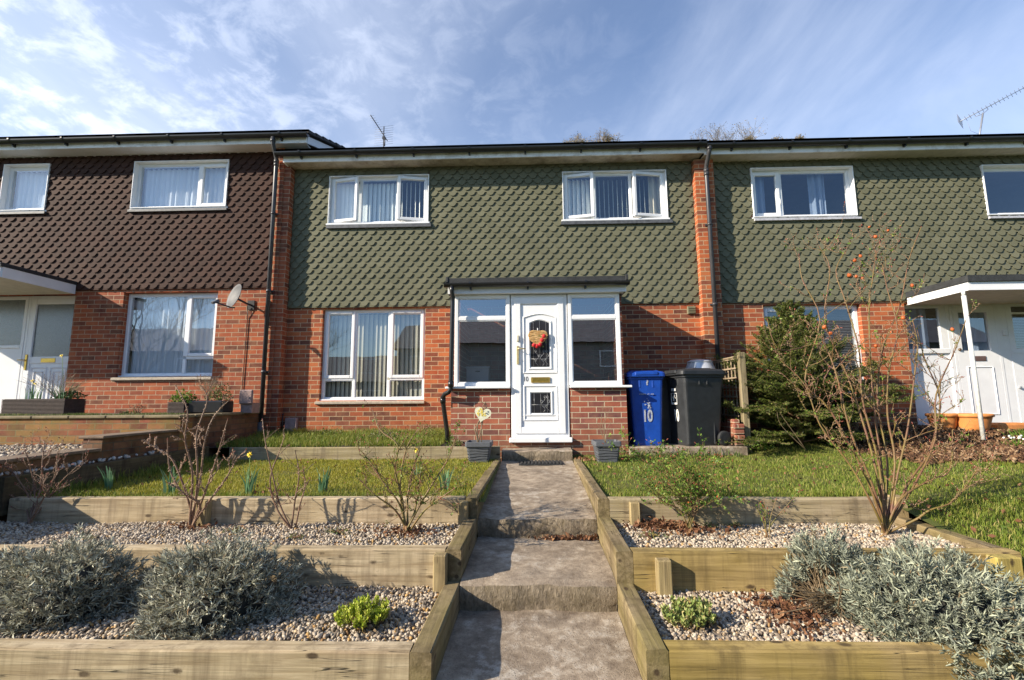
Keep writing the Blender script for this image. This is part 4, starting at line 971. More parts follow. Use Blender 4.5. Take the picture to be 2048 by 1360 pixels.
def blades(name, n, sampler, zf, h0, h1, w, mat, label, lean=.45, tuft=0.):
    P = sampler(n); pn = np.sin(P[:, 0]*3.7+np.sin(P[:, 1]*4.1)*1.7)+np.sin(P[:, 1]*5.3-P[:, 0]*2.1)+.7*np.sin(P[:, 0]*11+P[:, 1]*9)
    P = P[rng.random(len(P)) < np.clip(1.05+.28*pn, .35, 1)]; n = len(P)
    Z = np.array([zf(a, b) for a, b in P])
    h = (h0+(h1-h0)*rng.random(n)**1.5)*(.72+.55*(np.sin(P[:, 0]*6.1+np.cos(P[:, 1]*5)*2)*np.sin(P[:, 1]*7.3+1)*.5+.5))
    th = rng.uniform(0, 2*np.pi, n); ln = h*lean*rng.random(n)*1.6; la = rng.uniform(0, 2*np.pi, n)
    dx, dy = np.cos(th)*w*rng.uniform(.6, 1.3, n), np.sin(th)*w*rng.uniform(.6, 1.3, n); lx, ly = np.cos(la)*ln, np.sin(la)*ln
    B = np.stack([P[:, 0], P[:, 1], Z-.004], 1); z0 = np.zeros(n)
    v0 = B-np.stack([dx, dy, z0], 1); v1 = B+np.stack([dx, dy, z0], 1)
    m0 = B+np.stack([lx*.35-dx*.8, ly*.35-dy*.8, h*.6], 1); m1 = B+np.stack([lx*.35+dx*.8, ly*.35+dy*.8, h*.6], 1)
    t = B+np.stack([lx, ly, h*(1-.25*ln/np.maximum(h, 1e-4))], 1)
    V = np.stack([v0, v1, m1, m0, t], 1).reshape(-1, 3); i = np.arange(n)*5
    F = np.concatenate([np.stack([i, i+1, i+2], 1), np.stack([i, i+2, i+3], 1), np.stack([i+3, i+2, i+4], 1)])
    return tag(np_mesh(name, V, F, mat), label, kind='stuff')
def rect_s(x0, x1, y0, y1): return lambda n: np.stack([rng.uniform(x0, x1, n), rng.uniform(y0, y1, n)], 1)
blades('grass', 62000, rect_s(-4.18, -.36, -3.86, -1.50), lawn_l, .016, .042, .0026, GRASS, 'short mossy grass of the left lawn')
blades('grass', 2600, rect_s(-4.15, -.42, -3.88, -3.70), lawn_l, .05, .085, .0028, GRASS2, 'longer grass along the left sleeper')
blades('grass', 1200, rect_s(-4.18, -4.0, -3.8, -1.5), lawn_l, .06, .13, .003, GRASS2, 'long grass along the boundary timber')
def bin_free(n):
    P = rect_s(.66, 6.2, -3.87, -.35)(n); keep = ~((P[:, 0] > 1.36) & (P[:, 0] < 3.0) & (P[:, 1] > -1.26)) & ~((P[:, 0] < 1.42) & (P[:, 1] > -1.16))
    keep &= ~((P[:, 0] > 4.3) & (P[:, 1] > -2.5+.25*np.sin(P[:, 0]*3)-(P[:, 0]-4.3)*.0) & (P[:, 0] > 4.4+.5*(P[:, 1]+2.5 < 0)))
    keep &= ~((((P[:, 0]-1.15)/.42)**2+((P[:, 1]+3.15)/.3)**2 < 1) & (rng.random(len(P)) < .6))
    return P[keep]
blades('grass', 78000, bin_free, lawn_r, .014, .046, .0028, GRASS2, 'grass of the right lawn')
blades('grass', 900, bin_free, lawn_r, .05, .10, .003, GRASS2, 'long stray blades on the right lawn')
blades('grass', 26000, rect_s(2.85, 5.2, -5.3, -3.86), lawn_r, .022, .065, .0028, GRASS2, 'grass sloping down beside the right beds')
blades('grass', 2200, rect_s(.72, 2.75, -3.88, -3.72), lawn_r, .06, .11, .003, GRASS2, 'longer grass along the right sleeper')
blades('grass', 24000, rect_s(-4.2, -1.15, -1.42, -.12), bed_l, .03, .12, .0034, GRASS2, 'grass and weeds in the wall bed')
blades('grass', 6000, rect_s(-10, -4.55, -1.70, -1.45), lambda x, y: 1.21, .02, .05, .003, WEED, 'moss and grass on the neighbour terrace edge')
blades('weeds', 300, rect_s(1.4, 2.9, -1.34, -1.22), lawn_r, .06, .14, .004, WEED, 'tall grass against the bin slab')

def leaves(name, P, s0, s1, mat, label=None, kind='stuff', parent=None, curl=.5, upz=0.):
    """crumpled or flat little leaves at points P"""
    n = len(P); s = rng.uniform(s0, s1, n); Rm = rotmats(n)
    if upz: Rm[:, 2, 2] += 0
    shape = np.array([(-1, 0, 0), (-.1, -.55, 0), (1, 0, .15), (-.1, .55, 0)])
    V = shape[None]*s[:, None, None]; V = V.copy(); V[:, 1, 2] += curl*s*rng.random(n); V[:, 3, 2] += curl*s*rng.random(n)
    V = np.einsum('nij,nkj->nki', Rm, V)+P[:, None, :]
    i = np.arange(n)*4; F = np.concatenate([np.stack([i, i+1, i+2], 1), np.stack([i, i+2, i+3], 1)])
    return tag(np_mesh(name, V.reshape(-1, 3), F, mat, parent), label, kind=kind) if parent is None else np_mesh(name, V.reshape(-1, 3), F, mat, parent)
def cloud(n, c, r): 
    g = rng.normal(size=(n, 3))*np.array(r); g[:, 2] = np.abs(g[:, 2]); return g+np.array(c)
leaves('dead_leaves', cloud(170, (.32, -3.955, .335), (.12, .02, .012)), .014, .026, DEADL, 'dead leaves against the upper step')
leaves('dead_leaves', cloud(520, (.98, -4.08, .455), (.11, .05, .02)), .010, .021, DEADL, 'heap of dead leaves in the right rose bed corner')
leaves('dead_leaves', cloud(160, (1.1, -4.15, .455), (.16, .08, .012)), .014, .026, DEADL, 'dead leaves under the green rose')
leaves('dead_leaves', cloud(600, (1.36, -5.02, .272), (.08, .13, .015)), .010, .021, DEADL, 'dead leaves beside the right lavender')
leaves('dead_leaves', cloud(130, (-.87, -4.2, .455), (.12, .06, .010)), .012, .022, DEADL, 'dead leaves under the left roses')
leaves('dead_leaves', cloud(70, (-2.55, -4.07, .455), (.15, .05, .010)), .012, .022, DEADL, 'dead leaves under the tall rose')
leaves('dead_leaves', cloud(60, (.72, -1.62, .62), (.06, .05, .01)), .014, .026, DEADL, 'dead leaves beside the door step')
_P = bin_free(420); _P = np.concatenate([_P, np.array([[lawn_r(a, b)+.035] for a, b in _P])], 1)
leaves('dead_leaves', _P, .012, .026, DEADL, 'dead leaves scattered on the right lawn')
_P = rect_s(2.9, 5, -5.2, -3.9)(220); leaves('dead_leaves', np.concatenate([_P, np.array([[lawn_r(a, b)+.04] for a, b in _P])], 1), .012, .026, DEADL, 'dead leaves on the slope by the yellow post')
_P = rect_s(-4.1, -.5, -3.85, -1.5)(110); leaves('dead_leaves', np.concatenate([_P, np.array([[lawn_l(a, b)+.03] for a, b in _P])], 1), .012, .022, DEADL, 'dead leaves scattered on the left lawn')
# bark mulch by the right neighbour's door
def chips(name, n, smp, zf, mat, label):
    P = smp(n); n = len(P); P = np.concatenate([P, np.array([[zf(a, b)+.006] for a, b in P])+rng.random((n, 1))*.03], 1)
    S = np.stack([rng.uniform(.012, .040, n), rng.uniform(.006, .016, n), rng.uniform(.002, .006, n)], 1)
    c = np.array([(x, y, z) for x in (-1, 1) for y in (-1, 1) for z in (-1, 1)], float)
    V = np.einsum('nij,nkj->nki', rotmats(n), c[None]*S[:, None, :])+P[:, None, :]
    f = np.array([(0,1,3,2),(4,6,7,5),(0,4,5,1),(2,3,7,6),(0,2,6,4),(1,5,7,3)])
    return tag(np_mesh(name, V.reshape(-1, 3), (f[None]+np.arange(n)[:, None, None]*8).reshape(-1, 4), mat), label, kind='stuff')
def bark_s(n):
    P = rect_s(4.3, 9, -2.75, -.1)(n); return P[P[:, 1] > -2.55+.25*np.sin(P[:, 0]*3)]
chips('bark_mulch', 9000, bark_s, lawn_r, BARK, 'brown bark mulch in front of the right neighbour door')

# ------------------------------------------------------------------ plants
def leafset(P, D, L, W, mat, name, parent, bend=.25, local=False):
    """narrow leaves from points P along directions D"""
    n = len(P); D = D/np.linalg.norm(D, axis=1)[:, None]; U = rng.normal(size=(n, 3)); S = np.cross(D, U); S /= np.linalg.norm(S, axis=1)[:, None]+1e-9
    N = np.cross(S, D); L = np.broadcast_to(L, n)[:, None]; W = np.broadcast_to(W, n)[:, None]
    a = P; m = P+D*L*.5+N*L*bend*.3; t = P+D*L+N*L*bend*0
    V = np.stack([a-S*W*.5, a+S*W*.5, m+S*W, m-S*W, t+S*W*.3, t-S*W*.3], 1).reshape(-1, 3); i = np.arange(n)*6
    F = np.concatenate([np.stack([i, i+1, i+2, i+3], 1), np.stack([i+3, i+2, i+4, i+5], 1)])
    return np_mesh(name, V, F, mat, parent, local=local)
def lavender(cx, cy, z, rx, ry, h, n, mat, label, spill=0., bare=None):
    root = thing('lavender_bush', (cx, cy, z), label, 'lavender', 'lavender bushes in the lowest beds')
    th = rng.uniform(0, 2*np.pi, n); el = np.arccos(rng.uniform(-.12, 1, n)); rad = rng.uniform(.62, 1.02, n)**.6
    lump = 1+.11*np.sin(th*3+el*4+cx*7)+.08*np.sin(th*7+1.3*cx-el*5)+rng.normal(0, .035, n)
    d = np.stack([np.sin(el)*np.cos(th), np.sin(el)*np.sin(th), np.cos(el)], 1)
    P = np.array([cx, cy, z])+d*np.array([rx, ry, h])*(rad*lump)[:, None]
    P[:, 2] = np.maximum(P[:, 2], z+.02)
    if spill:
        k = P[:, 1] < -5.40; P[k, 2] -= (-5.40-P[k, 1])*spill
    if bare is not None:
        keep = ~((np.hypot(P[:, 0]-bare[0], P[:, 1]-bare[1]) < bare[2]) & (P[:, 2] < z+h*.75)); P, d = P[keep], d[keep]
    n = len(P)
    up = d*np.array([1, 1, .8])+np.array([0, 0, .45])+rng.normal(0, .30, (n, 3)); up /= np.linalg.norm(up, axis=1)[:, None]
    K = 14; PP = np.repeat(P, K, 0); UU = np.repeat(up, K, 0)
    t = rng.random(n*K)[:, None]; PP = PP-UU*(1-t)*.040
    DD = UU*(.55+.6*t)+rng.normal(0, .62, (n*K, 3))*(1.15-.5*t)
    leafset(PP, DD, rng.uniform(.020, .042, n*K), rng.uniform(.0020, .0032, n*K), mat, 'foliage', root)
    s = MB(); c = Vector((cx, cy, z-.02))
    for k in range(0, min(n, 260)):
        p = Vector(P[rng.integers(n)]); q = c+Vector((random.uniform(-.08, .08), random.uniform(-.06, .06), 0)); m = q.lerp(p, .5)+Vector((0, 0, .03)); s.tube([q, m, p], [.004, .0028, .0016], 4, False)
    if bare is not None:
        for k in range(70):
            q = c+Vector((random.uniform(-.1, .1), random.uniform(-.1, 0), 0)); p = Vector((bare[0]+random.gauss(0, .10), bare[1]+random.gauss(0, .10), z+abs(random.gauss(.04, .08)))); s.tube([q, q.lerp(p, .5)+Vector((0, 0, random.uniform(.0, .05))), p], [.005, .0035, .0018], 5, False)
    if bare is not None or rx > .5:
        for k in range(16):
            p = Vector(P[rng.integers(n)]); e = p+Vector((random.gauss(0, .05), random.gauss(-.02, .03), random.uniform(.02, .09))); s.tube([p, e], .0014, 4, False)
    s.build('stems', TWIG, root)
    if bare is not None: return root
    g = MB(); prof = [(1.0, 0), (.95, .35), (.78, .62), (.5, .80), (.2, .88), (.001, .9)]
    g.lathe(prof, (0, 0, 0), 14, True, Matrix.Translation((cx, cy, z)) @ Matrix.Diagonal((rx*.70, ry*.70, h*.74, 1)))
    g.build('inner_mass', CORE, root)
    return root
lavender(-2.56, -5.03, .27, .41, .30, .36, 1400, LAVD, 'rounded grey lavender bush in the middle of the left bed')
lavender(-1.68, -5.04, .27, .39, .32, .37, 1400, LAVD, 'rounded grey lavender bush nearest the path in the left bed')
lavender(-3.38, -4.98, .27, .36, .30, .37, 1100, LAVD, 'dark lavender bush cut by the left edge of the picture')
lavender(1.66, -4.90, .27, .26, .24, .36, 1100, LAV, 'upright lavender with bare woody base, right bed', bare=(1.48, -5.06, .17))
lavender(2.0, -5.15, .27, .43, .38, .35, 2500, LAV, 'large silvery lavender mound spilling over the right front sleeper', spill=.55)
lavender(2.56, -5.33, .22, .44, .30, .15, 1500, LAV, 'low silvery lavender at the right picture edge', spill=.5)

def sedum(cx, cy, z, r, n, mat, label):
    root = thing('sedum_clump', (cx, cy, z), label, 'sedum', 'sedum clumps in the gravel'); s = MB(); P = []; D = []
    for k in range(n):
        a = random.uniform(0, 6.28); q = random.random()**.6*r; b = Vector((cx+q*math.cos(a), cy+q*.8*math.sin(a), z)); hh = random.uniform(.05, .12)*(1.1-.4*q/r)
        t = b+Vector((math.cos(a)*q*.35, math.sin(a)*q*.3, hh)); s.tube([b, t], [.003, .002], 4, False)
        for j in range(16):
            u = .35+.65*j/15; p = b.lerp(t, u); an = j*2.4; P.append(p); D.append((math.cos(an)*(1.15-u*.6), math.sin(an)*(1.15-u*.6), .45+u*.5))
    P = np.array(P); D = np.array(D); leafset(P, D, rng.uniform(.014, .026, len(P)), rng.uniform(.004, .0068, len(P)), mat, 'foliage', root, .6)
    s.build('stems', STEMG, root)
    d = leaves('dry_leaves', cloud(90, (cx+r*.6, cy-.02, z+.005), (r*.4, r*.4, .02)), .006, .02, TWIG, parent=root)
sedum(-.845, -5.17, .275, .105, 95, SED, 'bright lime-green sedum clump in the left bed near the path')
sedum(.80, -5.14, .275, .10, 85, SED2, 'paler grey-green sedum clump in the right bed near the path')

def thorns(V, Dn, mb, pts, rad, n, size):
    for k in range(n):
        i = random.randrange(len(pts)-1); p = pts[i].lerp(pts[i+1], random.random()); t = (pts[i+1]-pts[i]).normalized()
        a = Vector((random.gauss(0, 1), random.gauss(0, 1), random.gauss(0, 1))).cross(t).normalized(); r = rad
        mb.tube([p+a*r*.7, p+a*(r+size)+t*size*.0-Vector((0, 0, size*.3))], [size*.42, .0003], 4, False)
def smooth_path(pts, k=4):
    out = []; n = len(pts)
    for i in range(n-1):
        p0, p1, p2, p3 = pts[max(i-1, 0)], pts[i], pts[i+1], pts[min(i+2, n-1)]
        for j in range(k):
            t = j/k; out.append(.5*((2*p1)+(p2-p0)*t+(2*p0-5*p1+4*p2-p3)*t*t+(3*p1-p0-3*p2+p3)*t*t*t))
    out.append(pts[-1]); return out
def rose(loc, canes, label, stem, r0=.008, twigs=3, tw_len=.14, hips=0, leafy=0, thorny=14, tsize=.008, depth=2, buds=True, seed=1, bleaf=LEAFG, group='bare rose bushes', hz=0, hs=1.):
    """canes: polylines of (x, y, Y) pixels measured on upright planes through the plant"""
    rs = random.getstate(); random.seed(seed)
    root = thing('rose_bush', loc, label, 'rose bush', group); s = MB(); th = MB(); hp = MB(); bd = MB(); LP = []
    tips = []
    def twig(p, d, L, r, dep):
        pts = [p]; dd = d.normalized(); n = 5
        for i in range(n):
            dd = (dd+Vector((random.gauss(0, .20), random.gauss(0, .20), random.gauss(.05, .14)))).normalized(); pts.append(pts[-1]+dd*L/n)
        s.tube(pts, [r*(1-.55*i/n) for i in range(n+1)], 5, False)
        thorns(None, None, th, pts, r, int(thorny*.3), tsize*.7)
        if dep > 0:
            for i in range(random.choice((1, 2, 2, 3))):
                q = random.choice(pts[1:]); e = (dd+Vector((random.gauss(0, .7), random.gauss(0, .6), random.gauss(.15, .4)))).normalized(); twig(q, e, L*random.uniform(.4, .75), r*.65, dep-1)
        else: tips.append((pts[-1], dd))
        for q in pts[1:]:
            if random.random() < leafy: LP.append(q)
    for c in canes:
        pts = [Vector(loc)+Vector((random.uniform(-.02, .02), random.uniform(-.02, .02), 0))]+[at(*q) for q in c]; pts = smooth_path(pts, 4); m = len(pts)
        rad = [r0*(1-.68*i/(m-1)) for i in range(m)]; s.tube(pts, rad, 7, False); thorns(None, None, th, pts, r0*.7, thorny, tsize)
        for i in range(twigs):
            j = random.randrange(int(m*.25), m-1); d = (pts[min(j+1, m-1)]-pts[j]).normalized()+Vector((random.gauss(0, .75), random.gauss(0, .6), random.gauss(.1, .35))); twig(pts[j], d, tw_len*random.uniform(.6, 1.3), rad[j]*.6, depth-1)
        tips.append((pts[-1], (pts[-1]-pts[-2]).normalized()))
    s.build('stems', stem, root); th.build('thorns', THORN, root)
    if hips:
        P = []
        hp_tips = [q for q in tips if q[0].z > hz]; hp_tips = random.sample(hp_tips, min(hips, len(hp_tips)))
        for p, d in hp_tips:
            r = random.uniform(.009, .017)*(.42 if not hz else 1); Mh = Matrix.Translation(p+d*r*.8) @ d.to_track_quat('Z', 'Y').to_matrix().to_4x4()
            hp = MB(); hp.lathe([(.0005, -r), (r*.6, -r*.8), (r, 0), (r*.85, r*.55), (r*.45, r*.9), (r*.5, r*1.15), (.0005, r*1.1)], (0, 0, 0), 10, True, Mh); hp.build('hip', HIP, root)
    if buds:
        for p, d in tips:
            if random.random() < .6: bd.tube([p-d*.002, p+d*.006, p+d*.016], [.0016, .0034, .0004], 5, False)
        if bd.v: bd.build('buds', BUD, root)['kind'] = 'stuff'
    if LP:
        PP = np.repeat(np.array([tuple(p) for p in LP]), 4, 0)+rng.normal(0, .009, (len(LP)*4, 3)); leaves('leaves', PP, .006, .013, bleaf, parent=root)
    random.setstate(rs); return root
Yb = -4.20
rose((2.47, -4.23, .44), [
    [(1735, 960, -4.2), (1660, 820, -4.15), (1610, 760, -4.1), (1640, 640, -4.05), (1605, 560, -4.0), (1598, 510, -3.95)],
    [(1745, 970, -4.25), (1700, 860, -4.2), (1670, 740, -4.15), (1640, 690, -4.1), (1560, 700, -4.2), (1535, 640, -4.2)],
    [(1752, 940, -4.2), (1712, 800, -4.1), (1690, 740, -4.05), (1650, 640, -4.0), (1660, 540, -3.95), (1640, 495, -3.9)],
    [(1758, 930, -4.2), (1725, 800, -4.15), (1718, 700, -4.1), (1690, 600, -4.05), (1672, 540, -4.0), (1700, 490, -3.95)],
    [(1765, 950, -4.15), (1745, 780, -4.1), (1738, 620, -4.05), (1745, 560, -4.0), (1752, 500, -3.95)],
    [(1775, 930, -4.1), (1755, 800, -4.05), (1765, 700, -4.0), (1800, 610, -3.95), (1818, 520, -3.9), (1842, 455, -3.85)],
    [(1790, 930, -4.15), (1775, 830, -4.1), (1778, 740, -4.1), (1795, 660, -4.05), (1775, 580, -4.0), (1765, 530, -4.0)],
    [(1795, 950, -4.2), (1815, 860, -4.15), (1828, 760, -4.1), (1835, 690, -4.05), (1825, 640, -4.0)],
    [(1815, 970, -4.2), (1860, 900, -4.1), (1880, 800, -4.0), (1850, 720, -3.95), (1835, 660, -3.9)],
    [(1820, 985, -4.2), (1870, 880, -4.1), (1872, 790, -4.05), (1910, 700, -3.95), (1932, 640, -3.9)],
    [(1800, 1000, -4.25), (1860, 960, -4.2), (1900, 940, -4.15), (1905, 860, -4.1)],
    [(1830, 1040, -4.3), (1860, 1020, -4.35), (1910, 1000, -4.35), (1960, 930, -4.3)],
    [(1745, 1010, -4.3), (1700, 930, -4.25), (1640, 850, -4.2), (1610, 770, -4.15), (1560, 720, -4.1)],
    ], 'tall many-caned rose with orange hips in front of the conifer', STEMR, .0088, 10, .23, 17, .05, 30, .007, 3, True, 5, hz=1.75)
rose((-2.55, -4.06, .44), [
    [(395, 960, -4.05), (393, 870, -4.05), (415, 800, -4.0), (400, 770, -4.0)], [(400, 960, -4.0), (410, 880, -4.0), (430, 830, -3.95), (470, 790, -3.9)],
    [(370, 980, -4.1), (345, 920, -4.1), (318, 900, -4.1), (285, 880, -4.1)], [(385, 950, -4.1), (370, 880, -4.15), (375, 820, -4.15), (350, 770, -4.1)],
    [(410, 985, -4.1), (432, 920, -4.1), (455, 840, -4.1)], [(420, 1000, -4.1), (450, 960, -4.1), (478, 910, -4.1)], [(400, 1010, -4.1), (365, 985, -4.2), (340, 940, -4.2), (335, 880, -4.2)]],
    'tall thorny brown rose in the left bed before the shaded wall', STEMB, .0092, 4, .13, 0, 0, 70, .009, 2, True, 11)
rose((-3.90, -4.0, .44), [
    [(70, 990, -3.9), (62, 940, -3.9), (50, 900, -3.9)], [(80, 980, -3.9), (85, 920, -3.9), (90, 880, -3.85)], [(60, 1000, -3.9), (30, 950, -3.9), (5, 930, -3.9)],
    [(95, 1000, -3.9), (125, 960, -3.9), (170, 920, -3.9)], [(50, 1010, -3.9), (20, 990, -3.9), (-10, 970, -3.9)], [(85, 1000, -4.0), (110, 950, -4.0), (115, 905, -4.0)]],
    'twiggy rose at the far left of the left bed', STEMB, .007, 9, .14, 0, 0, 22, .006, 3, True, 12)
rose((-1.74, -4.12, .44), [
    [(560, 1010, -4.1), (545, 950, -4.1), (530, 880, -4.1), (525, 840, -4.05)], [(590, 1000, -4.1), (598, 950, -4.1), (590, 900, -4.1)],
    [(600, 1010, -4.1), (610, 970, -4.1), (605, 930, -4.1)], [(555, 1020, -4.15), (540, 960, -4.15), (560, 900, -4.15), (570, 870, -4.15)]],
    'small V-shaped brown rose between the thorny and the green rose', STEMB, .0075, 5, .12, 0, 0, 22, .006, 2, True, 13)
rose((-.87, -4.20, .44), [
    [(805, 1000, -4.2), (790, 940, -4.2), (795, 890, -4.2), (760, 860, -4.15), (745, 820, -4.1)], [(800, 1010, -4.2), (770, 970, -4.2), (745, 930, -4.2), (720, 900, -4.2)],
    [(840, 1010, -4.2), (870, 960, -4.2), (895, 920, -4.2), (910, 880, -4.2)], [(815, 1000, -4.15), (825, 940, -4.1), (840, 900, -4.1)],
    [(850, 1020, -4.25), (890, 990, -4.3), (920, 970, -4.3)], [(790, 1020, -4.25), (750, 990, -4.3), (720, 960, -4.3)], [(830, 1020, -4.2), (838, 970, -4.2), (845, 930, -4.2)],
    [(800, 980, -4.2), (812, 900, -4.2), (835, 860, -4.2)]],
    'green-stemmed rose in the left bed closest to the path', STEMG, .0085, 10, .14, 0, .06, 14, .004, 3, True, 14)
rose((1.15, -4.17, .44), [
    [(1370, 1010, -4.15), (1350, 970, -4.1), (1300, 930, -4.1), (1265, 900, -4.1)], [(1380, 1000, -4.1), (1385, 960, -4.1), (1370, 920, -4.1)], [(1390, 1010, -4.15), (1410, 970, -4.15), (1430, 930, -4.15)],
    [(1360, 1020, -4.2), (1320, 1000, -4.2), (1290, 960, -4.2)], [(1395, 1020, -4.2), (1430, 1000, -4.2), (1445, 970, -4.2)], [(1375, 1020, -4.1), (1340, 960, -4.0), (1325, 920, -3.95)], [(1380, 1020, -4.2), (1360, 980, -4.25), (1340, 950, -4.3)],
    [(1385, 1015, -4.05), (1400, 960, -4.0), (1395, 925, -4.0)]],
    'dense low green rose with tiny red hips beside the leaf heap', STEMG, .0048, 17, .15, 9, .20, 6, .003, 3, True, 15)
rose((1.63, -4.30, .44), [
    [(1530, 1030, -4.3), (1528, 995, -4.3)], [(1540, 1040, -4.3), (1552, 1000, -4.3)], [(1525, 1040, -4.3), (1510, 1010, -4.3)], [(1545, 1045, -4.3), (1575, 1010, -4.3), (1595, 985, -4.3)]],
    'tiny green rose between the low rose and the silvery lavender', STEMG, .004, 3, .06, 0, .12, 6, .003, 2, True, 16)

# ---- conifer
def conifer():
    root = thing('conifer', (4.0, -.85, .74), 'dark green spreading conifer in front of the right neighbour window', 'conifer')
    base = Vector((3.88, -.85, .74)); top = at(1578, 618, -.85); s = MB(); s.tube([base, base.lerp(top, .5)+Vector((.03, 0, 0)), top], [.045, .025, .006], 8); s.build('trunk', STEMB, root)
    br = MB(); P = []; D = []; Ls = []
    rs = random.Random(4)
    def spray(pts, dens, nl):
        L = sum((pts[i+1]-pts[i]).length for i in range(len(pts)-1)); n = int(L*dens)
        for k in range(n):
            i = rs.randrange(len(pts)-1); u = rs.random(); p = pts[i].lerp(pts[i+1], u); t = (pts[i+1]-pts[i]).normalized()
            a = Vector((rs.gauss(0, 1), rs.gauss(0, 1), rs.gauss(.35, .8))).cross(t).normalized()
            P.append(p); D.append(a*.85+t*.65); Ls.append(nl*rs.uniform(.7, 1.2))
    def branch(p, d, L, droop, dens, lev=0):
        pts = [p]; dd = d.normalized(); n = 6
        for i in range(n):
            dd = (dd+Vector((rs.gauss(0, .07), rs.gauss(0, .07), droop))).normalized(); pts.append(pts[-1]+dd*L/n)
        br.tube(pts, [.010*L*(1-.8*i/n)+.0012 for i in range(n+1)], 4, False); spray(pts, dens, .024)
        if lev < 2:
            for i in range(1, n+1):
                for sgn in (-1, 1):
                    if rs.random() < (.95 if lev == 0 else .5):
                        t = (pts[i]-pts[i-1]).normalized(); side = t.cross(Vector((0, 0, 1))).normalized()*sgn
                        branch(pts[i], t*.75+side*.75+Vector((0, 0, rs.uniform(-.1, .2))), L*rs.uniform(.32, .52)*(1.1-.5*i/n), droop*.5+.01, dens, lev+1)
    H = top.z-base.z
    for k in range(58):                                  # upright part
        t = .28+.70*k/57; p = base.lerp(top, t); a = k*2.4+rs.uniform(-.3, .3)
        Lb = (1.0-t)*1.05+.13; branch(p, Vector((math.cos(a), math.sin(a)*.75, .55+.75*t)), Lb, .02, 430)
    for k in range(64):                                  # low spreading layers
        a = k*2.4; t = rs.uniform(.0, .34); Lb = rs.uniform(.6, 1.12)
        sx = .95 if math.cos(a) > 0 else 1.0
        branch(base+Vector((0, 0, t*H)), Vector((math.cos(a)*sx, math.sin(a)*.55-.15, rs.uniform(-.02, .75))), Lb, -.018, 430)
    br.build('branches', STEMB, root)
    P = np.array([tuple(p) for p in P]); D = np.array([tuple(p) for p in D]); Ls = np.array(Ls)
    leafset(P, D, Ls, .0026, NEED, 'needles', root, 0.)
conifer()

# ------------------------------------------------------------------ objects
def rrect(x, y, c, z, M=None, n=3):
    pts = []
    for sx, sy, a0 in ((1, 1, 0), (-1, 1, 90), (-1, -1, 180), (1, -1, 270)):
        for k in range(n+1):
            a = R(a0+90*k/n); pts.append(Vector((sx*(x-c)+c*math.cos(a), sy*(y-c)+c*math.sin(a), z)))
    return [M @ p for p in pts] if M else pts
def wheelie_bin(loc, rz, mat, label, w_=.56, d_=.70, h=1.03):
    root = thing('wheelie_bin', loc, label, 'wheelie bin', 'wheelie bins beside the porch', rz)
    b = MB(); k = .76
    def sec(f, z, dx=0, sh=0): return [Vector((p.x, p.y+sh, p.z)) for p in rrect(w_/2*f, d_/2*f, .045*f, z)]
    b.loft([sec(k*.97, .0, sh=-.02), sec(k, .03, sh=-.02), sec(.80, .25, sh=-.012), sec(.90, h-.22, sh=-.004), sec(.925, h-.16), sec(.93, h-.09), sec(.985, h-.085), sec(.99, h-.04)], smooth=False)
    for x in (-.09, .09): b.cbox(x-.012, x+.012, -d_*.47, -d_*.40, h-.20, h-.10, .004)
    for sx in (-1, 1):
        for yy in (-.08, .04): b.cbox(sx*w_*.455-.012, sx*w_*.455+.012, yy-.010, yy+.010, h-.19, h-.10, .004)
        b.cbox(sx*w_*.385-.012, sx*w_*.385+.012, .13, .155, .02, .42, .005)
    b.build('body', mat, root, True)
    l = MB(); l.loft([sec(1.04, h-.055, sh=-.012), sec(1.06, h-.045, sh=-.015), sec(1.05, h-.0, sh=-.012), sec(.96, h+.022, sh=-.01), sec(.70, h+.036)], smooth=False)
    l.cbox(-.16, .16, -d_*.575, -d_*.46, h-.035, h+.02, .012); l.cbox(-.20, .20, -.12, .16, h+.030, h+.045, .008); l.build('lid', mat, root, True)
    hd = MB(); hd.tube([(-w_*.40, d_*.50, h-.06), (-w_*.40, d_*.60, h-.03), (w_*.40, d_*.60, h-.03), (w_*.40, d_*.50, h-.06)], .015, 8); hd.build('handle', mat, root, True)
    for sx in (-1, 1):
        M = Matrix.Translation((sx*w_*.50, d_*.37, .10)) @ Matrix.Rotation(R(90)*sx, 4, 'Y')
        t = MB(); t.lathe([(.062, -.022), (.092, -.024), (.100, -.014), (.100, .014), (.092, .024), (.062, .022)], (0, 0, 0), 28, True, M); wh = t.build('wheel', RUB, root, True)
        r = MB(); r.lathe([(.0005, .016), (.018, .022), (.022, .010), (.050, .006), (.062, .020), (.064, -.02), (.001, -.02)], (0, 0, 0), 28, True, M)
        for q in range(6):
            a = q*math.pi/3; r.cbox(.018, .058, -.006, .006, .006, .014, .002, M @ Matrix.Rotation(a, 4, 'Z'))
        r.build('rim', m_plain('wheel_rim', (.085,.088,.092), .45, .2), wh, True)
    return root
b1 = wheelie_bin((1.70, -.86, .737), R(-3), BINB, 'blue wheelie bin marked 10 in white beside the porch', .50, .52, 1.0)
fy = lambda z, d_=.52: -(d_/2*(.80+(.10)*(z-.25)/.56))-.022
tl = math.atan2(.52/2*.10, .56)
text('10', (.0, fy(.38)+.004, .40), .225, GRYM, b1, rot=(R(90)+tl*1, 0, 0), sx=.62, bold=.007)
s = MB(); rs = random.Random(2)
for k in range(14):
    if k not in (7, 10): x = -.105+k*.0145; s.cbox(x, x+rs.uniform(.004, .010), fy(.70)-.004, fy(.70)+.003, .70+rs.uniform(-.003, .003), .70+rs.uniform(.012, .020), .001)
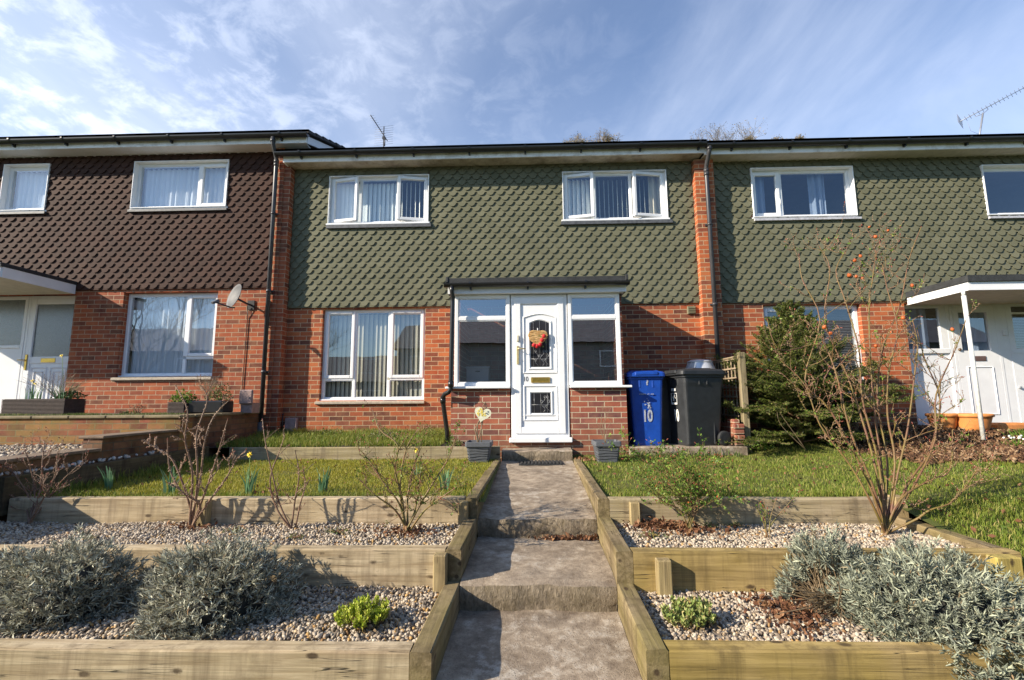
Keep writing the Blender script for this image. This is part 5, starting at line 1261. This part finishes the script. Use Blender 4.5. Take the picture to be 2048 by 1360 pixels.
def blotchy(mb, cx_, cz_, w0, h0, y, n):
    for k in range(n):
        x, z, r = cx_+rs.gauss(0, w0), cz_+rs.gauss(0, h0), rs.uniform(.005, .013)
        o = [(x+r*rs.uniform(.6, 1.3)*math.cos(a*1.047), z+r*rs.uniform(.6, 1.3)*math.sin(a*1.047)) for a in range(6)]; mb.prism(o, y+(z-cz_)*-.05+.0003*k*.2, y+.003)
blotchy(s, .01, .565, .012, .028, fy(.56)-.001, 15); s.tube([(-.03, fy(.60)-.002, .62), (-.038, fy(.60)-.002, .60), (-.02, fy(.6)-.002, .595)], .003, 4); s.tube([(.045, fy(.52)-.002, .53), (.05, fy(.52)-.002, .515), (.03, fy(.5)-.002, .505)], .003, 4); s.build('crest', GRYM, b1, True)
s = MB(); blotchy(s, .01, .87, .006, .02, -.247, 7); s.build('scuff', GRYM, b1, True)
b2 = wheelie_bin((2.40, -.93, .737), R(-76), BINK, 'black wheelie bin turned sideways with white 10, nearest the trellis', .56, .66, 1.02)
fy2 = lambda z: fy(z, .66)
text('10', (.0, fy2(.38)+.003, .40), .22, WHT, b2, rot=(R(90)+.05, 0, 0), sx=.55, bold=.008)
s = MB(); rs = random.Random(3)
def bq(y, x0, x1, z0, z1, mb): mb.cbox(x0, x1, y-.004, y+.004, z0, z1, .001)
yq = fy2(.66)+.003
ring(s, -.085, .06, .56, .72, .007, yq-.004, yq+.004, .001); s.cbox(-.075, .05, yq-.005, yq+.003, .565, .585, .001); blotchy(s, -.012, .645, .02, .03, yq-.004, 16); 
s.build('crest', WHT, b2, True)
for x in (-.07, -.03, .01): s = MB(); s.cbox(x, x+.025, yq-.005, yq+.003, .748, .785, .001); s.build('white_mark', WHT, b2, True)
s = MB(); s.cbox(-.292, -.287, -.14, -.06, 1.0, 1.012, .001); s.build('lid_label', YEL, b2, True)
wheelie_bin((2.08, -.52, .737), R(8), BINK, 'black wheelie bin half hidden in the shade between the blue and the other black bin', .56, .66, 1.02)
K = thing('kettle_barbecue', (2.70, -.42, .80), 'silver domed kettle barbecue behind the black bins', 'barbecue')
s = MB(); s.lathe([(.02, .60), (.16, .66), (.22, .76), (.235, .86), (.24, .90), (.235, .915)], (2.70, -.42, .80), 28); s.build('bowl', m_plain('bowl_dark', (.05,.05,.055), .3, .2, metal=.3), K)
s = MB(); s.lathe([(.245, .915), (.246, .95), (.21, 1.05), (.185, 1.115), (.182, 1.125), (.19, 1.13), (.185, 1.145), (.13, 1.17), (.001, 1.18)], (2.70, -.42, .80), 32); s.build('lid', m_plain('lid_grey', (.60,.61,.63), .3, .12, metal=.3), K)
s = MB()
for a in (30, 150, 270): s.tube([(2.70+.16*math.cos(R(a)), -.42+.16*math.sin(R(a)), 1.42), (2.70+.24*math.cos(R(a)), -.42+.24*math.sin(R(a)), .74)], .012, 8)
s.build('legs', ALU, K)
# trellis, post, broken wall
T = thing('trellis', (3.0, -.6, .74), 'weathered square wooden trellis between the bins and the conifer', 'trellis')
s = MB(); TW = m_wood('trellis_wood', 1, (.40,.31,.22), (.22,.16,.10), (.25,.21,.12), .3)
for k in range(8): z = .98+k*.135; s.cbox(2.985, 3.0, -.98, -.14, z, z+.024, .004, Matrix.Translation((0, 0, 0)))
for k in range(8): y = -.93+k*.112; s.cbox(3.001, 3.016, y, y+.022, .90, 1.975, .004)
s.tube([(2.99, -.98, 1.965), (2.99, -.14, 1.955)], .014, 6); s.build('lattice', TW, T)
sleeper('timber_post', 3.0, 3.085, -1.10, -1.015, .45, 2.02, m_wood('post_weathered', 2, (.33,.27,.17), (.19,.15,.09), (.22,.20,.08), .4), 'tall weathered fence post at the end of the trellis', 'post', None)
s = MB(); s.box(2.85, 2.97, -1.12, -.2, .70, 1.02)
for k in range(4): s.cbox(2.84-k*.004, 2.97, -1.175-.012*(k % 2), -1.118, .74+k*.075, .805+k*.075, .01)
s.cbox(2.85, 2.94, -1.12, -.9, 1.02, 1.09, .012); o = s.build('broken_wall', BRP); tag(o, 'broken stub of low brick wall beside the wheel of the black bin', 'wall')

def plant_pot(loc, label, hw=.165, h=.262):
    root = thing('plant_pot', loc, label, 'plant pot', 'grey square plant pots by the door'); b = MB()
    def sec(f, z): return rrect(hw*f, hw*f, .022, z)
    b.loft([sec(.72, 0), sec(.74, .008), sec(.90, h-.062), sec(.90, h-.058)]); b.loft([sec(.985, h-.06), sec(1.0, h-.052), sec(1.0, h-.006), sec(.985, h), sec(.90, h), sec(.88, h-.03)], cap=False); b.build('body', POTG, root, True)
    g = MB(); rr = random.Random(int(loc[0]*10))
    for k in range(5):
        z0 = .05+k*.033; a = rr.uniform(-.012, .012)
        g.tube([(x*hw*(.745+.155*z0/.2), -hw*(.745+.155*(z0)/.2)-.0005, z0+a*x+.004*math.sin(x*4+k)) for x in (-1, -.6, -.2, .2, .6, 1)], .0028, 4)
        g.tube([(-hw*(.745+.155*z0/.2)-.0005, y*hw*.85, z0+a*y) for y in (-1, 0, 1)], .0028, 4)
    g.build('grooves', GUT, root, True)
    e = MB(); e.add(sec(.88, h-.03), [tuple(range(len(sec(.88, 0))))]); e.build('soil', SOIL, root, True); return root
plant_pot((-.60, -1.66, .60), 'grey square plant pot with a heart sign left of the step')
plant_pot((1.005, -1.66, .60), 'grey square plant pot with bare twigs right of the step')
HS = thing('heart_sign', (-.56, -1.66, .83), 'cream heart-shaped garden sign with yellow pattern on a stake', 'garden sign')
def heart(r, n=36):
    o = []
    for k in range(n):
        t = 2*math.pi*k/n; o.append((r*16*math.sin(t)**3/17, r*(13*math.cos(t)-5*math.cos(2*t)-2*math.cos(3*t)-math.cos(4*t))/17))
    return o
s = MB(); Mh = Matrix.Translation(at(965, 828, -1.66)) @ Matrix.Rotation(R(14), 4, 'Y'); s.prism(heart(.115), -.004, .004, Mh)
s.build('heart', SIGNY, HS)
s = MB(); rs = random.Random(8)
for k in range(13): x, z, r = rs.uniform(-.065, .035), rs.uniform(-.03, .065), rs.uniform(.008, .020); s.prism([(x+r*math.cos(a*.9), z+r*.8*math.sin(a*.9)) for a in range(7)], -.0058-.0002*k, -.0042, Mh)
s.build('yellow_pattern', m_plain('ink_yellow', (.66,.52,.10), .6, .4, 60), HS)
s = MB()
for k in range(4): x, z = rs.uniform(.03, .062), rs.uniform(.0, .05); s.cbox(x, x+.020, -.0065, -.0042, z, z+.010, .001, Mh)
s.build('blue_pattern', m_plain('ink_blue', (.06,.08,.13), .5, .2), HS)
s = MB(); s.tube([(-.575, -1.65, .80), (-.575, -1.65, 1.18)], .006, 6); s.build('stake', TWIG, HS)
def twiggy(loc, canes, label, r=.005, name='potted_stem', cat='plant'):
    root = thing(name, loc, label, cat); s = MB()
    for c in canes: p = smooth_path([Vector(loc)]+[at(*q) for q in c], 4); s.tube(p, [r*(1-.6*i/len(p)) for i in range(len(p))], 6)
    s.build('stems', TWIG, root); return root
twiggy((-.62, -1.66, .82), [[(953, 870, -1.66), (950, 858, -1.66), (958, 845, -1.64), (963, 828, -1.63), (966, 812, -1.63), (972, 803, -1.62)], [(955, 850, -1.65), (966, 830, -1.62), (974, 812, -1.6), (968, 805, -1.6)], [(970, 815, -1.62), (966, 806, -1.62), (960, 803, -1.62)]], 'bent woody stem growing in the left grey pot', .009)
twiggy((1.0, -1.66, .82), [[(1207, 860, -1.66), (1203, 840, -1.66), (1206, 815, -1.66), (1210, 800, -1.66)], [(1198, 855, -1.66), (1194, 842, -1.66), (1200, 836, -1.66), (1206, 845, -1.66)], [(1214, 860, -1.66), (1222, 842, -1.64), (1216, 836, -1.66)],
    [(1206, 850, -1.66), (1212, 828, -1.65), (1203, 812, -1.65)], [(1209, 850, -1.66), (1215, 830, -1.65), (1222, 815, -1.65)], [(1201, 856, -1.66), (1203, 832, -1.66), (1198, 818, -1.66)]], 'thin bare twigs growing in the right grey pot', .0035)
# door mat
s = MB(); a, b = pc(-1.62)-.23, pc(-1.62)+.305; s.cbox(a, b, -1.80, -1.50, .574, .588, .004, Matrix.Rotation(0, 4, 'X'))
x = a+.02
while x < b-.015: s.cbox(x, x+.030, -1.795, -1.505, .588, .603, .005); x += .045
o = s.build('door_mat', RUB); tag(o, 'black ribbed rubber door mat on the upper path slab', 'door mat')
# wreath
Wc = at(1075.5, 676, PY-.02); W = thing('heart_wreath', Wc, 'woven wicker heart with red roses hanging on the front door', 'wreath')
s = MB(); Mh = Matrix.Translation(Wc+Vector((0, .0, 0))); H_ = heart(.152, 44); s.prism([(x*.93, z*.93) for x, z in H_], -.010, .012, Mh); s.build('wicker_base', m_plain('wicker_dark', (.30,.16,.06), .8, .3), W)
s = MB(); rs = random.Random(1)
def inheart(x, z): 
    c = False; j = len(H_)-1
    for i in range(len(H_)):
        if (H_[i][1] > z) != (H_[j][1] > z) and x < (H_[j][0]-H_[i][0])*(z-H_[i][1])/(H_[j][1]-H_[i][1])+H_[i][0]: c = not c
        j = i
    return c
for k in range(52):
    z0 = .115-.25*k/51; sl_ = rs.uniform(-.16, .16); P = []
    for i in range(40):
        x = -.15+.3*i/39; z = z0+sl_*x+.004*math.sin(x*40+k)
        if inheart(x/1.0, z/1.0): P.append(Wc+Vector((x, -.016-.008*abs(math.cos(x*9+k)), z)))
    if len(P) > 3: s.tube(P, rs.uniform(.0026, .0042), 5)
s.build('wicker', m_stem('wicker', (.62,.38,.15), (.72,.50,.24), (.38,.20,.08)), W)
for (px_, py_) in ((1088, 672), (1084, 680), (1068, 690), (1074, 692), (1080, 689)):
    c = at(px_, py_, PY-.05); s = MB()
    for ringi, (rr_, nn) in enumerate(((.010, 3), (.018, 5), (.026, 6))):
        for k in range(nn):
            a = 2*math.pi*k/nn+ringi; p = c+Vector((math.cos(a)*rr_*.7, .006*ringi-.004, math.sin(a)*rr_*.7)); nrm_ = Vector((math.cos(a)*.5, -1, math.sin(a)*.5)).normalized()
            s.lathe([(.0005, 0), (.008, .002), (.011, .007), (.009, .010)], (0, 0, 0), 8, True, Matrix.Translation(p) @ nrm_.to_track_quat('Z', 'Y').to_matrix().to_4x4())
    s.build('rose', REDP, W)
_P = np.array([tuple(at(a, b, PY-.05)) for a, b in ((1078, 671), (1081, 673), (1071, 683), (1074, 683), (1092, 684), (1086, 693), (1064, 693))]); leaves('leaves', _P, .010, .016, LEAFG, parent=W)
s = MB(); s.tube([Wc+Vector((0, -.01, .105)), Wc+Vector((0, .01, .14))], .006, 6); s.build('hook', UPD, W)
# storage box and dark shape inside the porch
a, b, c, d = rect(934, 737, 976, 764, -.85); SB = thing('storage_box', ((a+b)/2, -.7, c), 'white lidded storage box inside the porch window', 'storage box')
s = MB(); s.cbox(-.17, .17, -.12, .12, 0, .22, .012); s.build('body', UPD, SB, True); s = MB(); s.cbox(-.182, .182, -.132, .132, .20, .232, .006); s.build('lid', UPD, SB, True); s = MB(); s.cbox(-.035, .035, -.124, -.119, .15, .168, .003); s.build('handle_slot', BLKM, SB, True)
s = MB(); s.cbox(-.93, -.20, -1.05, -.55, .80, SB.location.z-.002, .01); s.cbox(.62, 1.28, -1.0, -.5, .80, 1.5, .01); o = s.build('porch_bench', DARKROOM); tag(o, 'dark low cupboard inside the porch', 'cupboard')
s = MB(); s.cbox(-.30, -.0, -.9, -.45, 1.0, 1.98, .06); o = s.build('coat', m_plain('coat_dark', (.02,.02,.022), .9, .3)); tag(o, 'dark coat bundle inside the porch', 'coat')
# small pinkish slab against the wall
s = MB(); s.cbox(-3.98, -3.775, -.10, -.03, .84, 1.105, .012, Matrix.Rotation(R(-2), 4, 'X')); o = s.build('paving_slab', STONE); tag(o, 'small pinkish slab leaning on the wall near the left downpipe', 'slab')
s = MB(); s.tube([(-4.02, -.05, .8), (-4.02, -.05, 1.17)], .008, 6); s.tube([(-4.02, -.05, 1.15), (-4.02, -.05, 1.18)], .016, 6); o = s.build('garden_tap', GUT); tag(o, 'thin black standpipe beside the pinkish slab', 'pipe')

def strappy(name, loc, n, h, spread, mat, label, cat, group=None, w_=.006, flower=None, fpos=(), lean=.35):
    root = thing(name, loc, label, cat, group); V = []; F = []
    for k in range(n):
        a = random.uniform(0, 6.28); q = random.random()*spread; b = Vector((loc[0]+q*math.cos(a), loc[1]+q*math.sin(a), loc[2]-.01)); hh = h*random.uniform(.6, 1.1); a2 = a+random.gauss(0, .6); le = hh*lean*random.random(); sd_ = Vector((math.sin(a2+random.gauss(0, .8)), math.cos(a2), 0))*w_
        i0 = len(V)
        for j in range(5):
            t = j/4; p = b+Vector((math.cos(a2)*le*t*t, math.sin(a2)*le*t*t, hh*(t-.12*t*t*lean*2))); ww = 1-.75*t*t
            V += [tuple(p-sd_*ww), tuple(p+sd_*ww)]
        F += [(i0+2*j, i0+2*j+1, i0+2*j+3, i0+2*j+2) for j in range(4)]
    np_mesh('leaves', V, F, mat, root)
    for (dx, dy, hh) in fpos:
        s = MB(); b = Vector((loc[0]+dx*.2, loc[1]+dy*.2, loc[2])); t = Vector((loc[0]+dx, loc[1]+dy, loc[2]+hh)); s.tube([b, b.lerp(t, .6)+Vector((0, 0, .01)), t], .003, 5); s.build('stalk', LEAFG, root)
        f = MB(); M = Matrix.Translation(t) @ Vector((-.35, -.8, .1)).to_track_quat('Z', 'Y').to_matrix().to_4x4()
        if flower == 'daff':
            for k in range(6):
                a = k*math.pi/3; f.add([M @ Vector((0, 0, 0)), M @ Vector((.016*math.cos(a-.35), .016*math.sin(a-.35), .003)), M @ Vector((.032*math.cos(a), .032*math.sin(a), .004)), M @ Vector((.016*math.cos(a+.35), .016*math.sin(a+.35), .003))], [(0,1,2,3)])
            f.lathe([(.006, 0), (.009, .012), (.013, .022)], (0, 0, 0), 10, True, M); f.build('flower', YEL, root)
        else:
            for k in range(3): a = k*2.1; f.lathe([(.0005, .0), (.006, .006), (.007, .014), (.0005, .024)], (0, 0, 0), 6, True, Matrix.Translation(t+Vector((.006*math.cos(a), .006*math.sin(a), -.012))))
            f.build('flower', PWH, root)
    return root
DG = 'daffodil clumps in the left lawn'
for (x, y, n_, lb, fl) in ((-3.10, -3.60, 16, 'daffodil leaves left of the thorny rose, no flower', ()), (-2.40, -3.60, 20, 'daffodil clump with one yellow flower right of the thorny rose', ((-.02, .02, .33),)), (-1.80, -3.52, 14, 'small daffodil leaf clump halfway along the left lawn', ()), (-.72, -3.45, 15, 'daffodil leaf clump behind the green rose near the path', ()), (-1.16, -2.7, 7, 'single daffodil tuft in the lawn behind the green rose', ((0, 0, .26),)), (-3.80, -3.4, 12, 'shaded daffodil leaves against the boundary timber', ())):
    strappy('daffodil', (x, y, lawn_l(x, y)), n_, .25 if n_ > 8 else .16, .05, DAFF, lb, 'daffodil', DG, .0085, 'daff', fl)
# wall bed plants
def bush(name, loc, rx, ry, h, n, mat, label, cat, size=(.008, .018), group=None, stem=STEMG, dome=1.0):
    root = thing(name, loc, label, cat, group); th = rng.uniform(0, 2*np.pi, n); el = np.arccos(rng.uniform(0, 1, n)); q = rng.random(n)**.4
    P = np.stack([np.sin(el)*np.cos(th)*rx*q, np.sin(el)*np.sin(th)*ry*q, np.cos(el)*h*q], 1)*(1+.2*np.sin(th*4+el*3))[:, None]+np.array(loc); leaves('foliage', P, size[0], size[1], mat, parent=root)
    s = MB()
    for k in range(18): p = Vector(P[rng.integers(n)]); s.tube([Vector(loc), Vector(loc).lerp(p, .6)+Vector((0, 0, .01)), p], [.003, .0025, .0012], 4, False)
    s.build('stems', stem, root); return root
WG = 'small plants in the bed under the window'
YELF = m_island('yellow_strap', [(0, (.30,.28,.04)), (1, (.62,.50,.06))], .5, trans=.2)
strappy('sedge', (-3.58, -.35, .86), 90, .16, .08, YELF, 'yellow variegated sedge by the pinkish slab', 'plant', WG, .004, lean=1.0)
bush('herb', (-2.95, -.6, .83), .22, .15, .16, 260, WEED, 'dull green herb right of the yellow sedge', 'plant', group=WG)
bush('herb', (-2.1, -.8, .81), .30, .18, .17, 330, m_island('grey_herb', [(0, (.12,.14,.06)), (1, (.30,.30,.16))], .7, trans=.2), 'pale greyish herb under the lounge window', 'plant', group=WG)
bush('herb', (-1.45, -.75, .81), .24, .2, .20, 300, WEED, 'green herb left of the porch downpipe', 'plant', group=WG)
bush('herb', (-1.0, -1.30, .77), .14, .09, .12, 160, LEAFG, 'bright green weed at the porch corner', 'plant', group=WG)
bush('herb', (-4.08, -1.25, .77), .10, .08, .17, 90, LEAFG, 'bright weed by the drain pipe foot', 'plant', group=WG)
twiggy((-2.15, -.75, .82), [[(757, 850, -.75), (752, 835, -.75), (745, 822, -.75)], [(752, 835, -.75), (762, 825, -.75)]], 'single bare stem under the lounge window', .004)
GC = 'green ground weeds in the gravel'
for (x, y, z, r, lb) in ((-1.37, -4.2, .445, .12, 'flat weed patch in gravel left of the green rose'), (-1.62, -4.33, .445, .07, 'small weed in gravel below the V-shaped rose'), (-3.05, -4.35, .445, .05, 'tiny green weed left of the thorny rose'), (-2.15, -4.18, .445, .10, 'flat weed right of the thorny rose'), (.86, -4.28, .445, .12, 'flat weed patch beside the right leaf heap'), (1.34, -4.05, .445, .10, 'weed patch against the grey right sleeper'), (1.55, -4.02, .445, .07, 'weed tuft behind the tiny rose')):
    bush('weed', (x, y, z), r, r*.7, .03, int(700*r), WEED, lb, 'weed', (.005, .012), GC)
# left neighbour: trough planters and plants
def trough(x0, x1, y0, y1, z0, z1, label):
    root = thing('trough_planter', ((x0+x1)/2, (y0+y1)/2, z0), label, 'planter', 'ribbed dark planters on the neighbour terrace'); s = MB(); s.box(x0+.01, x1-.01, y0+.01, y1-.01, z0, z1-.01); z = z0+.004
    while z < z1-.012: s.cbox(x0, x1, y0, y1, z, z+.014, .004); z += .0185
    s.build('body', DECK, root); s = MB(); s.box(x0+.02, x1-.02, y0+.02, y1-.02, z1-.009, z1-.004); s.build('soil', SOIL, root); return root
trough(-7.38, -6.46, -1.32, -1.0, 1.215, 1.445, 'ribbed dark trough planter in front of the left neighbour door')
trough(-5.2, -4.95, -1.05, -.80, 1.215, 1.385, 'small ribbed dark planter under the net-curtained window')
s = MB(); s.cbox(-4.94, -4.42, -1.0, -.72, 1.215, 1.40, .02); o = s.build('planter_box', GUT); tag(o, 'plain black planter in shade beside the drainpipe', 'planter')
s = MB(); s.cbox(-4.35, -4.14, -.74, -.70, 1.34, 1.56, .02); s.box(-4.33, -4.16, -.70, -.5, 1.21, 1.36); o = s.build('leaning_slate', STONE); tag(o, 'square stone slab propped beside the black planter', 'slab')
NP = 'plants on the neighbour terrace'
bush('heuchera', (-5.05, -.92, 1.38), .20, .14, .17, 200, LEAFG, 'broad-leaved bright green plant in the small planter', 'plant', (.018, .034), NP)
bush('shrub', (-4.55, -.86, 1.40), .20, .14, .24, 420, WEED, 'small leafy shrub in the black planter', 'plant', (.010, .018), NP)
def drygrass(loc, n, h, sp, label):
    root = thing('dry_flower', loc, label, 'plant', NP); s = MB(); P = []
    for k in range(n):
        a = random.uniform(-math.pi, math.pi); L = h*random.uniform(.5, 1); t = Vector(loc)+Vector((math.cos(a)*sp*random.random(), math.sin(a)*sp*.5*random.random(), L)); m = Vector(loc).lerp(t, .5)+Vector((random.gauss(0, .02), 0, .02)); s.tube([Vector(loc), m, t], [.002, .0016, .0009], 3, False)
        for j in range(4):
            e = m.lerp(t, random.random())+Vector((random.gauss(0, .03), random.gauss(0, .02), random.uniform(.01, .05))); s.tube([m.lerp(t, random.random()), e], .0009, 3, False); P.append(tuple(e))
    s.build('stems', TWIG, root); leaves('seed_heads', np.array(P), .004, .009, TWIG, parent=root)
drygrass((-4.75, -.86, 1.38), 60, .42, .30, 'feathery dead flower stems over the black planter')
drygrass((-6.75, -1.16, 1.44), 46, .40, .65, 'feathery dead flower stems leaning from the trough planter')
strappy('daffodil', (-7.1, -1.16, 1.44), 22, .22, .10, DAFF, 'daffodils at the left end of the trough planter', 'daffodil', NP, .006, 'daff', ((-.03, 0, .26), (.02, 0, .22)))
strappy('daffodil', (-6.62, -1.16, 1.44), 34, .30, .12, DAFF, 'daffodils and long leaves at the right end of the trough planter', 'daffodil', NP, .006, 'daff', ((-.12, 0, .62),), .8)
bush('ivy', (-6.56, -1.14, 1.45), .22, .14, .10, 260, m_island('dark_leaf', [(0, (.02,.05,.012)), (1, (.07,.12,.03))], .4, trans=.2), 'dark trailing leaves over the trough planter end', 'plant', (.012, .022), NP)
drygrass((-5.75, -.9, 1.21), 24, .14, .22, 'low dried plant on the terrace below the window sill')
bush('weed', (-5.85, -.95, 1.21), .16, .10, .06, 120, WEED, 'low green plant on the terrace below the window sill', 'plant', (.008, .016), NP)
# right neighbour: terracotta pots and snowdrops
def terra(x, y, z, r, h, label):
    root = thing('terracotta_pot', (x, y, z), label, 'plant pot', 'terracotta pots by the right neighbour door'); s = MB(); s.lathe([(r*.62, 0), (r*.80, h*.35), (r*.92, h*.75), (r*.95, h*.84), (r*1.04, h*.86), (r*1.06, h*.95), (r*1.02, h), (r*.93, h), (r*.88, h*.8)], (0, 0, 0), 32); s.build('body', TERR, root, True)
    s = MB(); s.lathe([(r*.9, h*.84), (.001, h*.84)], (0, 0, 0), 20); s.build('soil', SOIL, root, True); return root
terra(6.36, -.30, .83, .185, .29, 'smaller tall terracotta pot touching the bowl-shaped one')
terra(6.69, -.42, .82, .235, .30, 'wide bowl-shaped terracotta pot behind the white canopy post')
s = MB(); s.cbox(7.0, 7.5, -.5, -.25, .82, .98, .03); o = s.build('terracotta_trough', TERR); tag(o, 'low terracotta trough at the right neighbour door', 'plant pot')
strappy('grass_tuft', (6.75, -.42, 1.07), 24, .07, .06, LEAFG, 'short grass growing in the bowl-shaped terracotta pot', 'plant', None, .003)
SDG = 'snowdrops at the right picture edge'
for i, (x, y, n_) in enumerate(((6.35, -1.35, 12), (6.55, -1.5, 10))):
    strappy('snowdrop', (x, y, lawn_r(x, y)+.02), 40, .10, .12, LEAFG, ('white snowdrop clump nearer the canopy post', 'white snowdrop clump farther from the canopy post')[i], 'snowdrop', SDG, .003, 'snow', [(random.gauss(0, .08), random.gauss(0, .06), random.uniform(.10, .14)) for k in range(n_)])
strappy('bulb_leaves', (6.95, -.9, .82), 120, .16, .22, LEAFG, 'bright green bulb leaves beside the white canopy post', 'plant', None, .004, lean=.9)
twiggy((3.55, -1.55, .72), [[(1562, 850, -1.5), (1553, 815, -1.5), (1547, 803, -1.5)], [(1556, 820, -1.5), (1553, 808, -1.5)]], 'dried seed-head stalk in front of the conifer', .003)
bush('weed', (3.15, -1.25, .70), .16, .08, .12, 120, LEAFG, 'leafy weed at the foot of the tall fence post', 'weed', (.012, .022))

# ------------------------------------------------------------------ trees behind the roofs
def bare_tree(name, base, top, spread, label, seed, levels=5, group='bare trees behind the terrace', leafm=None, r0=.35, trunk=.55, compact=0.):
    rs = random.Random(seed); root = thing(name, base, label, 'tree', group); s = MB(); tips = []
    def br(p, d, L, r, lev):
        pts = [p]; dd = d.normalized(); n = 4
        for i in range(n):
            dd = (dd+Vector((rs.gauss(0, .13), rs.gauss(0, .13), rs.gauss(.03, .08)))).normalized(); pts.append(pts[-1]+dd*L/n)
        s.tube(pts, [r*(1-.45*i/n) for i in range(n+1)], 5 if lev < 3 else 3, False)
        if lev >= levels: tips.append(pts[-1]); return
        for k in range(3 if lev < 3 else 4):
            q = pts[rs.choice((2, 3, 4, 4))]; e = (dd+Vector((rs.gauss(0, spread), rs.gauss(0, spread), rs.gauss(.12, .25)))).normalized(); br(q, e, L*rs.uniform(.62, .8), r*.52, lev+1)
    H = top-base[2]; t = MB(); t.tube([base, (base[0], base[1], base[2]+H*trunk*.5), (base[0]+.2, base[1], base[2]+H*trunk)], [r0, r0*.8, r0*.65], 10); t.build('trunk', BARKT, root)
    if compact:
        t = MB(); t.tube([(base[0]+.1, base[1], base[2]+H*trunk*.9), (base[0], base[1], top-compact*1.6)], [r0*.6, r0*.4], 8); t.build('limb', BARKT, root)
        for k in range(9): br(Vector((base[0], base[1], top-compact*1.7)), Vector((rs.gauss(0, .8), rs.gauss(0, .6), 1)), compact*.62, .06, 1)
    else:
      for k in range(5): br(Vector((base[0]+.2*0.5, base[1], base[2]+H*trunk*rs.uniform(.85, 1))), Vector((rs.gauss(0, .5), rs.gauss(0, .4), 1)), H*(1-trunk)*.42, r0*.4, 1)
    c = s.build('crown', BARKT, root)
    zt = max(v[2] for v in s.v)+base[2]*0; k_ = (top-root.location.z)/(zt-root.location.z); 
    for ch in root.children: ch.scale = (1, 1, k_)
    if leafm:
        P = np.repeat(np.array([tuple(p) for p in tips]), 1, 0)+rng.normal(0, .08, (len(tips), 3)); lf = leaves('leaves', P, .025, .06, leafm, parent=root); lf.scale = (1, 1, k_)
TWL = m_island('dry_buds', [(0, (.16,.12,.06)), (1, (.34,.26,.12))], .8)
for (x, topz, sp, sd_) in ((4.6, 23.2, .5, 21), (6.8, 23.6, .5, 22), (16.6, 24.0, .55, 23), (14.0, 22.7, .5, 24), (19.0, 23.0, .5, 25), (20.9, 22.8, .5, 26), (22.9, 22.9, .5, 27)):
    bare_tree('bare_tree', (x, 29, 8), topz, sp, {21: 'leftmost bare treetop above the middle roof', 22: 'second bare treetop above the middle roof', 23: 'broad brownish treetop above the right downpipe', 24: 'thin twigs left of the broad treetop', 25: 'thin treetop directly right of the broad one', 26: 'sparse treetop farther right above the right roof', 27: 'single twig tip farthest right above the roof'}[sd_], sd_, 5, leafm=TWL, r0=.22, trunk=.7, compact={21: 1.2, 22: 1.2, 23: 2.5, 24: 1.2, 25: 1.0, 26: .9, 27: .7}[sd_])

# ------------------------------------------------------------------ across the street (seen mirrored in the glass)
RENDERED = m_plain('rendered_wall', (.26,.26,.25), .9, .2, 2); ROOFG = m_plain('roof_grey', (.19,.18,.18), .9, .3, 4)
def far_house(x0, x1, y, zb, h, label):
    root = thing('opposite_house', ((x0+x1)/2, y, zb), label, 'house', 'houses across the street'); s = MB(); ws = [(x0+1, x0+3, zb+1, zb+2.4), (x1-3, x1-1, zb+1, zb+2.4), (x0+1, x0+2.8, zb+3.6, zb+4.7), (x1-2.8, x1-1, zb+3.6, zb+4.7)]
    s.box(x0, x1, y-7, y, zb, zb+h); s.build('walls', RENDERED, root); r = MB(); r.prism([(x0-.3, zb+h), (x1+.3, zb+h), ((x0+x1)/2, zb+h+2.6)], y-7.3, y+.4) if (x1-x0) < 8 else r.add([(x0-.3, y+.4, zb+h), (x1+.3, y+.4, zb+h), (x1+.3, y-3.5, zb+h+2.2), (x0-.3, y-3.5, zb+h+2.2), (x1+.3, y-7.4, zb+h), (x0-.3, y-7.4, zb+h)], [(0,1,2,3), (3,2,4,5), (0,3,5), (1,4,2)]); r.build('roof', ROOFG, root)
    w_ = MB()
    for a, b, c, d in ws: ring(w_, a, b, c, d, .09, y+.002, y+.05)
    w_.build('window_frames', UPD, root)
far_house(-34, -22, -24, -.3, 5.2, 'long brick house across the street, far left'); far_house(-21, -9.6, -26, -.3, 3.0, 'gabled brick house across the street, left')
far_house(-9, 7.5, -24, -.3, 5.2, 'long brick house straight across the street'); far_house(9.5, 16, -25, -.3, 5.4, 'gabled brick house across the street, right'); far_house(18, 32, -24, -.3, 5.2, 'long brick house across the street, far right')
for i, (x, y, t) in enumerate(((-20.5, -16, 9.5), (-14, -19, 8.5), (-26, -14, 9))):
    bare_tree('street_tree', (x, y, -.2), t, .55, ('tall bare street tree across the road', 'smaller bare street tree across the road', 'leftmost bare street tree across the road')[i], 40+i, 5, 'bare trees across the street', r0=.2, trunk=.3)
